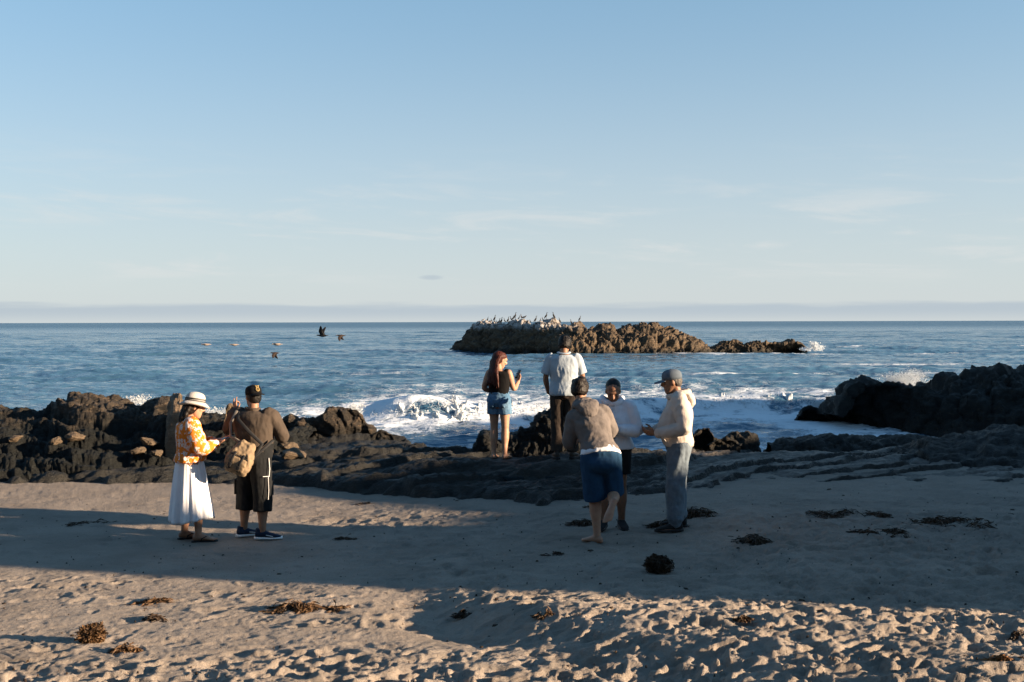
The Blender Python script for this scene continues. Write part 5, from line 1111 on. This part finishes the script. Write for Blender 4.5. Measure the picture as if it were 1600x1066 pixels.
# ================================================================== seaweed on the sand
KELP = []
for nm_, c1, c2 in (('dark dry kelp', (.030, .018, .010), (.055, .032, .016)), ('brown kelp', (.055, .030, .014), (.095, .050, .020)), ('rust kelp', (.13, .055, .015), (.19, .085, .024))):
    KELP.append(plain(nm_, c1, c2, sc=14, rough=.6, bump=.5, bsc=60, dist=.006))
def ribbons(seed, n, place, width, length, droop=.0, bound=None):
    r = np.random.default_rng(seed); V, F = [], []
    for k in range(n):
        p, d = place(r); w = width * r.uniform(.4, 1.2); segs = 6; st = length * r.uniform(.5, 1.3) / segs; u = nrm(np.cross(d, r.normal(size=3))); b = len(V)
        for s_ in range(segs + 1):
            ww = w * math.sin(math.pi * (s_ + .6) / (segs + 1.2)) * (1 + .3 * math.sin(s_ * 2.1 + k)); V.append(p + u * ww); V.append(p + A(0, 0, .004) - u * ww)
            d = nrm(d + r.normal(0, .42, 3) * (A(1, 1, .45) if droop else 1) + A(0, 0, -droop)); u = nrm(u + r.normal(0, .3, 3)); p = p + d * st; p[2] = max(p[2], .004)
            if bound is not None:
                e = (p - bound[0]) / bound[1]; an = math.atan2(e[1], e[0]); L_ = np.linalg.norm(e) / (.78 + .30 * math.sin(2 * an + seed) + .22 * math.sin(5 * an + 2 * seed) + .12 * r.normal())
                if L_ > 1.08: p = bound[0] + (p - bound[0]) / L_ * 1.08; d = nrm(d - 1.2 * e); p[2] = max(p[2], .004)
        for s_ in range(segs): F.append((b + 2 * s_, b + 2 * s_ + 1, b + 2 * s_ + 3, b + 2 * s_ + 2))
    return V, F
def kelp(px, py, w, h, mat, label, ball=False, seed=0, dens=1.0):
    Y = 8.0
    for _ in range(30):
        z = float(sand_base(np.array([(px - 800) / FPX * Y]), np.array([Y]))[0]); Y = (CAMZ - z) * FPX / (py - HZ)
    x = (px - 800) / FPX * Y; k = Y / FPX; rx = w * k / 2; hh = h * k
    if ball:
        def place(r): v = nrm(r.normal(size=3)); q = v * A(rx, rx, hh * .52) * r.uniform(.55, 1) ** .5 + A(0, 0, hh * .46); return q, nrm(np.cross(v, r.normal(size=3)))
        V, F = ribbons(seed, int(900 * dens), place, .007, rx * 1.6, bound=(A(0, 0, hh * .46), A(rx, rx, hh * .56)))
    else:
        rc_ = np.random.default_rng(seed + 500)
        def place(r):
            c = CT[r.integers(len(CT))]; t = A(c[0] * rx + r.normal() * rx * .13, c[1] * rx * .6 + r.normal() * rx * .10, 0); q = min(1, math.hypot(t[0] / rx, t[1] / (rx * .7)))
            t[2] = hh * (1 - q * q) * r.random() * c[2] + .005; return t, nrm(A(r.normal() * 1.5, r.normal() * .7, r.normal() * .06))
        CT = [(rc_.uniform(-.85, .85), rc_.uniform(-.7, .7), rc_.uniform(.3, 1.2)) for _ in range(6)]
        V, F = ribbons(seed, int(330 * dens), place, .0065, min(rx * .7, .13), .20)
    me = bpy.data.meshes.new('seaweed'); me.from_pydata([tuple(v) for v in V], [], F); me.update()
    o = link('seaweed', me, KELP[mat]); o.location = (x, Y, z); tag(o, label, 'seaweed', 'seaweed washed up on the sand'); return o
kelp(143, 1003, 36, 29, 1, 'round tangled ball of brown seaweed in the sunlit sand at lower left', True, 1)
kelp(1028, 895, 36, 26, 0, 'dark ball of seaweed on the shaded sand below the cream hoodie man', True, 2)
for i, (px, py, w, h, m, lab, d) in enumerate([
    (245, 941, 62, 9, 1, 'flat strip of brown seaweed above and right of the round ball', 1), (462, 953, 66, 20, 1, 'spiky brown seaweed heap on the sunlit sand left of centre', 1.3), (246, 968, 40, 10, 0, 'small dark seaweed tuft below the flat strip at left', .8),
    (530, 952, 44, 8, 1, 'thin seaweed scraps right of the spiky heap', .6), (196, 1018, 44, 16, 1, 'brown seaweed lump right of and below the round ball', 1), (724, 964, 30, 10, 0, 'small dark seaweed tuft in the hollow near the centre', .7),
    (850, 966, 30, 15, 1, 'brown seaweed clump on the sunlit berm right of centre', .8), (1160, 972, 30, 9, 1, 'small seaweed scrap on the sunlit berm further right', .6), (1578, 1040, 62, 22, 2, 'rust coloured seaweed clump at the lower right corner', 1.3),
    (1590, 1000, 26, 14, 0, 'dark seaweed clump above the rust coloured one', .6), (1176, 850, 66, 14, 0, 'low dark seaweed heap right of the dark ball', 1.2), (1382, 838, 100, 13, 0, 'wide dark seaweed heap on the shaded sand at right', 1.8),
    (1092, 808, 66, 18, 0, 'dark seaweed heap behind the shoes of the man in the cream hoodie', 1.5), (1046, 824, 50, 16, 0, 'dark seaweed around the feet of the man in the cream hoodie', 1.0), (906, 820, 56, 9, 0, 'flat dark seaweed left of the lifted bare foot', 1),
    (940, 792, 40, 8, 0, 'seaweed strip behind the woman in the grey-brown hoodie', .6), (1330, 806, 130, 12, 0, 'long strand of dark seaweed along the foot of the shelf at right', 1.8), (1500, 822, 170, 13, 0, 'long dark seaweed bank below the mound rock at the right edge', 2.2),
    (868, 868, 34, 4, 0, 'thin dark seaweed scrap on the shaded sand in the middle', .4), 
    (538, 842, 30, 5, 0, 'tiny seaweed scrap right of the blue running shoes', .4), (130, 818, 70, 3, 0, 'stalk of seaweed lying on the sand at the left', .3), (566, 788, 30, 4, 0, 'small weed scrap on the sand below the shelf', .3)]):
    kelp(px, py, w, h, m, lab, False, 20 + i, d)
def debris():                                            # crumbs of weed and shell too many to count
    r = np.random.default_rng(8); V, F = [], []
    for k in range(1100):
        y = r.uniform(5.6, 13.5); x = r.uniform(-.56, .56) * y; z = float(knots(0, [(0, 0)]))
        V.append((x, y, r.uniform(0, 6.28))); 
    P = np.array(V); zz = sand_base(P[:, 0], P[:, 1]); ch = churn(P[:, 0], P[:, 1]); V = []
    for (x, y, a), z, c in zip(P, zz, ch):
        l = r.gamma(1.6, .0055); w = r.uniform(.0015, .004); ca, sa = math.cos(a), math.sin(a) * .6; b = len(V); z += .004 + .012 * c
        for sx, sy, dz in ((-1, -1, -.012), (1, -1, -.012), (1, 1, -.012), (-1, 1, -.012), (-.6, 0, .003), (.7, 0, .004)):
            V.append((x + sx * l * ca - sy * w * sa, y + sx * l * sa + sy * w * ca, z + dz))
        F += [(b, b + 1, b + 5, b + 4), (b + 2, b + 3, b + 4, b + 5), (b + 1, b + 2, b + 5), (b + 3, b, b + 4)]
    me = bpy.data.meshes.new('beach_debris'); me.from_pydata(V, [], F); me.update(); o = link('beach_debris', me, KELP[0]); tag(o, 'scattered crumbs of dry seaweed on the sand', kind='stuff')
debris()

# ================================================================== birds
BIRD = plain('dark plumage', (.008, .007, .0065), (.014, .012, .010), rough=.6, sc=8, bump=.3, bsc=30); BROWN = plain('brown plumage', (.065, .042, .028), (.045, .030, .020), rough=.7, sc=8, bsc=30); GULLW = plain('pale plumage', (.45, .36, .28), (.35, .27, .21), rough=.7, sc=6, bsc=30)
BEAK = plain('beak and feet horn', (.12, .09, .05), rough=.5)
def cormorant(px, top, base, lean, mat, label, Y=103.0, squat=False):
    h = (base - top) / FPX * Y; s = h / .72; g = Geo(); k = lean
    p = at(px, base, Y)
    # the ground is the island's own surface on that line of sight
    if squat:
        g.loft([(A(-.30, 0, .14), A(0, .02, 0), A(0, 0, .015)), (A(-.15, 0, .16), A(0, .08, 0), A(0, 0, .07)), (A(.02, 0, .19), A(0, .10, 0), A(0, 0, .10)), (A(.16, 0, .22), A(0, .07, 0), A(0, 0, .09)), (A(.24, 0, .29), A(0, .045, 0), A(0, 0, .06)), (A(.29, 0, .35), A(0, .03, 0), A(0, 0, .03))], 12)
        g.ball(A(.26, 0, .36), (.06, .045, .045), n=10); g.tube([A(.31, 0, .355), A(.38, 0, .345)], [.016, .006], 6); s *= 1.6
    else:
        g.loft([(A(-.16 * k, 0, .02), A(.02, 0, 0), A(0, .03, 0)), (A(-.13 * k, 0, .14), A(.045, 0, 0), A(0, .06, 0)), (A(-.06 * k, 0, .24), A(.085, 0, 0), A(0, .085, 0)), (A(0, 0, .36), A(.085, 0, 0), A(0, .085, 0)), (A(.035 * k, 0, .45), A(.05, 0, 0), A(0, .055, 0)), (A(.05 * k, 0, .53), A(.030, 0, 0), A(0, .030, 0)), (A(.04 * k, 0, .62), A(.026, 0, 0), A(0, .026, 0)), (A(.07 * k, 0, .68), A(.034, 0, 0), A(0, .030, 0)), (A(.09 * k, 0, .71), A(.02, 0, 0), A(0, .018, 0))], 12)
        g.tube([A(.08 * k, 0, .675), A(.19 * k, 0, .69)], [.015, .006], 6)
    for y in (-.035, .035): g.tube([A(0, y, .22), A(.01, y, .0), A(.05, y, -.12)], [.018, .012, .014], 6)
    o = link('seabird', g.mesh('seabird'), mat); o.scale = (s * 1.35, s * 1.35, s * 1.1); o.location = tuple(p); o.rotation_euler = (0, 0, R(random.uniform(-35, 35)))
    tag(o, label, 'bird', 'birds perched on the islet'); return o
PERCH = [(755, 499.5, 503, 1, 2, 1), (762, 496.5, 503.5, 1, 0, 0), (768, 498.5, 504, -1, 0, 0), (773, 494.5, 503.5, 1, 0, 0), (776.5, 497.5, 503, -1, 0, 0), (780, 493.5, 502.5, 1, 0, 0), (783.5, 490.5, 500.5, 1, 0, 0), (788.5, 495.5, 502.5, -1, 0, 0), (794, 495, 504, 1, 0, 0), (798.5, 497.5, 505, -1, 0, 0), (801.5, 498.5, 505, 1, 0, 0), (805, 493.5, 503.5, 1, 0, 0),
         (811, 495.5, 502, 1, 0, 0), (814.5, 494.5, 501.5, -1, 1, 0), (818.5, 497, 502, 1, 1, 1), (828.5, 497.5, 502.5, -1, 0, 0), (837, 493.5, 503, 1, 0, 0), (844.5, 496.5, 502.5, 1, 1, 0), (848, 497, 503, -1, 1, 0), (853.5, 493.5, 503, 1, 0, 0), (865, 494.5, 504, -1, 0, 0), (874.5, 497.5, 505, -1, 0, 0), (892.5, 497.5, 505, -1, 0, 0), (906, 499, 506.5, 1, 0, 0)]
WORDS = ['low pale bird furthest left on the islet', 'second perched bird from the left end of the islet', 'third perched bird from the left end of the islet', 'fourth perched bird from the left end of the islet', 'fifth perched bird from the left end of the islet', 'sixth perched bird from the left, left of the tallest', 'tallest dark bird standing highest on the islet', 'dark bird directly right of the tallest one on the islet', 'second dark bird right of the tallest one', 'third dark bird right of the tallest one', 'fourth dark bird right of the tallest one', 'tall upright bird left of the brown pair on the islet',
         'slim dark bird left of the brown bird on the islet', 'brown upright bird beside the squat brown one', 'squat brown bird in the middle of the islet birds', 'lone small dark bird between the two bird clusters', 'tall dark bird at the left of the right-hand cluster', 'brown bird left in the right-hand cluster', 'brown bird right in the right-hand cluster', 'tall dark bird at the right of the right-hand cluster', 'fourth bird from the right end of the islet row', 'third bird from the right end of the islet row', 'second bird from the right end of the islet row', 'last bird at the right end of the islet row']
ISO = [o for o in SC.objects if o.name.startswith('island_rock')][0]
bpy.context.view_layer.update()
for (px, tp, bs, ln, m, sq), lb in zip(PERCH, WORDS):
    o = cormorant(px, tp, bs, ln, (BIRD, BROWN, GULLW)[m], lb, 103.0, bool(sq))
    # stand it on the rock: highest point of the island below/behind this line of sight
    best = None
    for yy in np.arange(97, 112, .5):
        X_ = (px - 800) / FPX * yy; hit, loc, no, _i = ISO.ray_cast(Vector((X_, yy, 20)), Vector((0, 0, -1)))
        if hit:
            sc_ = HZ + (CAMZ - loc.z) * FPX / yy
            if best is None or sc_ < best[0]: best = (sc_, loc.copy())
    if best: o.location = best[1] + Vector((0, 0, .06))
def flyer(px, py, Y, span, heading, dl, dr, bank, mat, headmat, label, fold=.35):
    """gliding or flapping bird; dl / dr lift of left and right wing in degrees"""
    root = empty('flying_bird', tuple(at(px, py, Y)), R(heading)); root.rotation_euler = (R(bank), 0, R(heading)); tag(root, label, 'bird', 'birds flying over the water'); s = span / 1.3
    g = Geo(); g.loft([(A(x, 0, z) * s, A(0, w, 0) * s, A(0, 0, h) * s) for x, z, w, h in [(-.36, .02, .05, .008), (-.26, .012, .055, .02), (-.15, 0, .07, .06), (0, 0, .085, .08), (.13, .005, .07, .068), (.22, .02, .045, .045), (.28, .03, .04, .042), (.33, .028, .028, .028)]], 14); link('body', g.mesh('body'), mat, root)
    g = Geo(); g.ball(A(.30, 0, .03) * s, A(.055, .042, .042) * s, n=10); hd = link('head', g.mesh('head'), headmat, root)
    g = Geo(); g.tube([A(.34, 0, .026) * s, A(.42, 0, .015) * s], [.014 * s, .005 * s], 6); link('beak', g.mesh('beak'), BEAK, hd)
    for sd, dg_ in ((1, dl), (-1, dr)):
        g = Geo(); secs = []; y = z = 0; prev = 0
        for t in np.linspace(0, 1, 12):
            a = R(dg_) * (1 if t < .42 else 1 - fold * (t - .42) / .58 * 1.6); st = (t - prev) * .66; prev = t; y += st * math.cos(a); z += st * math.sin(a)
            ch = .135 * (1 - .25 * t) * math.sqrt(max(.015, 1 - t ** 3.2)); xx = .03 + .07 * math.sin(min(t / .42, 1) * 1.57) - .20 * max(0, t - .42)
            secs.append((A(xx - ch * .25, sd * (.05 + y), .03 + z) * s, A(ch, 0, 0) * s, A(0, -math.sin(a) * sd, math.cos(a)) * (.014 * (1 - .7 * t)) * s))
        g.loft(secs, 12); link('wing', g.mesh('wing'), mat, root)
flyer(504, 524, 62, 1.35, 172, 52, 62, 8, BIRD, BIRD, 'dark bird with both wings raised flying over the sea', .1)
flyer(533, 524, 64, 1.15, 176, -38, -48, -6, BROWN, GULLW, 'brown bird with pale head and lowered wings flying right of the dark one', .3)
flyer(430, 551, 48, .85, 176, -42, -55, 0, BROWN, BROWN, 'small brown bird flying lowest over the water', .3)
flyer(433, 537.5, 75, 1.5, 178, 4, 6, 2, GULLW, GULLW, 'pale bird skimming the water, rightmost of the low line', .1)
flyer(366, 538, 76, 1.3, 178, 3, 3, 0, GULLW, GULLW, 'pale bird skimming the water, middle of the low line', .1)
flyer(322, 537.5, 76, 1.4, 178, 4, 2, 0, GULLW, GULLW, 'pale bird skimming the water, leftmost of the low line', .1)
